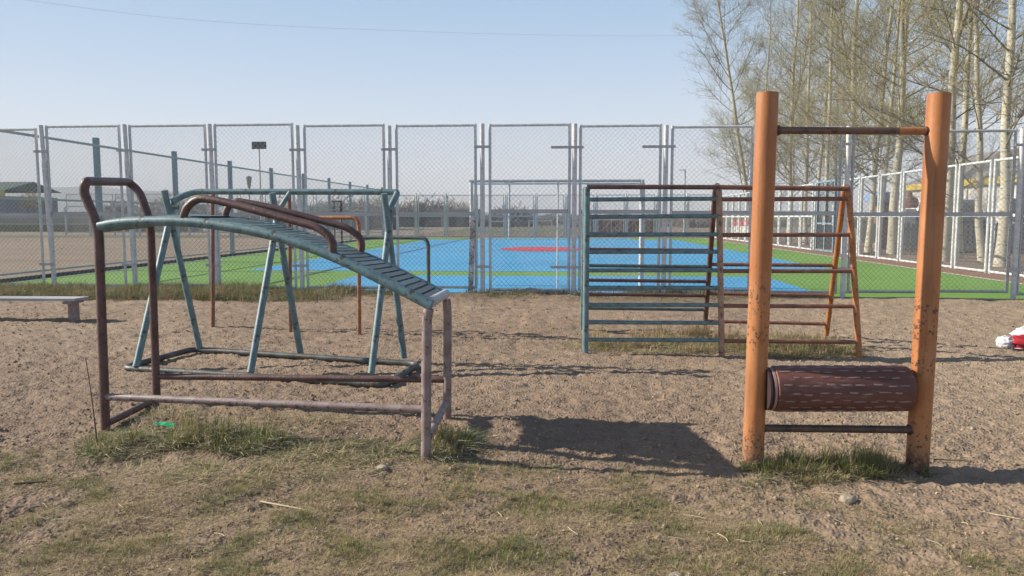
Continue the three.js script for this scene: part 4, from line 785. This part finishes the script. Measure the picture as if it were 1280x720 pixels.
function stone(p, r, c, label, seed, flat = .6) { const g = new THREE.IcosahedronGeometry(1, 3), q = g.attributes.position; for (let i = 0; i < q.count; i++) { const k = 1 + .3 * N(q.getX(i) * 1.3 + seed, q.getY(i) * 1.3, q.getZ(i) * 1.3) + .08 * N(q.getX(i) * 5, q.getY(i) * 5, q.getZ(i) * 5 + seed); q.setXYZ(i, q.getX(i) * k * r * 1.3, q.getY(i) * k * r * flat, q.getZ(i) * k * r); } g.computeVertexNormals(); const o = part(null, 'stone', g, plain(c, .9)); o.position.set(p[0], ground(p[0], p[2]) + r * flat * .5, p[2]); tag(o, label, 'stone'); }
stone([1.559, 0, -4.087], .036, [.33, .275, .21], 'pale loose stone on bare sand in front of the roller stand', 2);
stone([-1.034, 0, -4.404], .024, [.36, .32, .26], 'small pale stone in dry grass left of the ladder end leg', 5);
stone([0.509, 0, -3.169], .024, [.27, .24, .19], 'grey stone half sunk in the grass at the bottom edge of the view', 8);
stone([-0.49, -0.023, -14.904], .16, [.36, .34, .31], 'larger pale rubble lump at the foot of the front fence, below the white goal', 9, .55);
stone([-0.101, -0.004, -14.892], .11, [.33, .31, .29], 'smaller rubble lump at the foot of the front fence, beside the larger pale lump', 12, .6);
{ // green scrap of plastic
  const a = [-2.751, 0, -5.148], g = new THREE.PlaneGeometry(.16, .07, 12, 6), p = g.attributes.position; g.rotateX(-Math.PI / 2); for (let i = 0; i < p.count; i++) p.setY(i, .02 + .02 * N(p.getX(i) * 22, p.getZ(i) * 30, 1) + .012); g.computeVertexNormals(); g.rotateY(-.3); g.translate(a[0], ground(a[0], a[2]) + .02, a[2]);
  tag(part(null, 'plastic_scrap', g, new THREE.MeshStandardMaterial({ color: new THREE.Color().setRGB(.03, .42, .17), side: THREE.DoubleSide, roughness: .4 })), 'bright green plastic scrap in the weeds under the arched ladder', 'litter');
}
{ // crumbs of dead leaf and grass
  SEED = 8100; const p = [-1, 0, -.4, 1, .25, -.3, .8, 0, .5, -.7, .3, .45], g = build(p, null, [0, 0, 1, 0, 1, 1, 0, 1], [0, 1, 2, 0, 2, 3]), list = [];
  for (let i = 0; i < 26000; i++) { const z = -rr(2.9, 5.3), x = rr(-1, 1) * (2.6 + .3 * -z); if (rnd() > .12 + .6 * lawn(x, z) + .8 * patch(x, z)) continue; const k = rr(.6, 1.25), c = rnd() < .6 ? [.30 * k, .19 * k, .125 * k] : rnd() < .5 ? [.48 * k, .37 * k, .23 * k] : [.13 * k, .085 * k, .06 * k]; list.push([x, z, rr(.003, .011), c]); }
  const im = new THREE.InstancedMesh(g, new THREE.MeshStandardMaterial({ roughness: .95, side: THREE.DoubleSide }), list.length), m = new THREE.Matrix4(), q = new THREE.Quaternion(), e = new THREE.Euler();
  list.forEach(([x, z, s, c], i) => { e.set(rr(-.5, .5), rr(0, 6.28), rr(-.5, .5)); q.setFromEuler(e); im.setMatrixAt(i, m.compose(new THREE.Vector3(x, ground(x, z) + rr(.002, .008), z), q, new THREE.Vector3(s, s, s * rr(.4, 1)))); im.setColorAt(i, new THREE.Color().setRGB(...c)); });
  im.name = 'leaf_litter'; tag(im, 'crumbled brown leaf litter among the foreground grass', 'leaf litter', null, 'stuff'); scene.add(im);
}
// straws and twigs lying about
{
  SEED = 7100; const gs = []; for (let i = 0; i < 170; i++) { const z = -rr(2.95, 5.2), x = rr(-1, 1) * (2.4 + .3 * -z), a = rr(0, 6.28), l = rr(.012, .06), P = []; for (let k = 0; k <= 3; k++) { const t = k / 3 - .5, X = x + Math.cos(a) * l * t * 2 + .004 * Math.sin(k * 2 + i), Z = z + Math.sin(a) * l * t * 2; P.push(new THREE.Vector3(X, ground(x, z) + .008 + (ground(x + Math.cos(a) * l, z + Math.sin(a) * l) - ground(x - Math.cos(a) * l, z - Math.sin(a) * l)) * t + .004 * Math.sin(k), Z)); } gs.push(sweep(P, rr(.0013, .0028), 4, false)); }
  const o = part(null, 'straw', gs, plain([.52, .43, .28], .9)); tag(o, 'pale straws scattered over the foreground', 'straw', null, 'stuff');
}
[[[[-3.049, 0, -4.037], [-2.877, 0, -4.074]], .008, 'thick dark twig on the sand at the left edge', [.07, .05, .04]], [[[-1.576, 0, -3.89], [-1.331, 0, -3.769], [-1.271, 0, -3.74]], .006, 'pale bent stick in the foreground left of centre', [.5, .42, .28]], [[[2.298, 0, -4.783], [2.513, 0, -4.78]], .005, 'thin dark twig on sand right of the roller stand', [.09, .06, .045]], [[[2.166, 0, -3.943], [2.297, 0, -3.796]], .004, 'thin pale twig in the foreground at the right edge', [.45, .37, .25]], [[[-2.994, 0, -4.736], [-3.398, 0.28, -5.375], [-3.552, 0.42, -5.575]], .005, 'thin dry weed stalk standing beside the left leg of the arched ladder', [.10, .07, .05]]].forEach(([pts, r, label, c], i) => {
  const P = pts.map((p) => new THREE.Vector3(p[0], i === 4 ? p[1] : ground(p[0], p[2]) + r, p[2])); if (i === 4) { P[1].set(P[0].x - .02, .3, P[0].z); P[2].set(P[0].x - .05, .6, P[0].z); }
  tag(part(null, i === 4 ? 'weed_stalk' : 'twig', sweep(new THREE.CatmullRomCurve3(P).getPoints(8), (t) => r * (1 - .5 * t), 6), plain(c, .9)), label, i === 4 ? 'weed' : 'twig');
});

scene.traverse((o) => { if (o.isMesh) { o.castShadow = true; o.receiveShadow = true; } });
renderer.render(scene, camera);
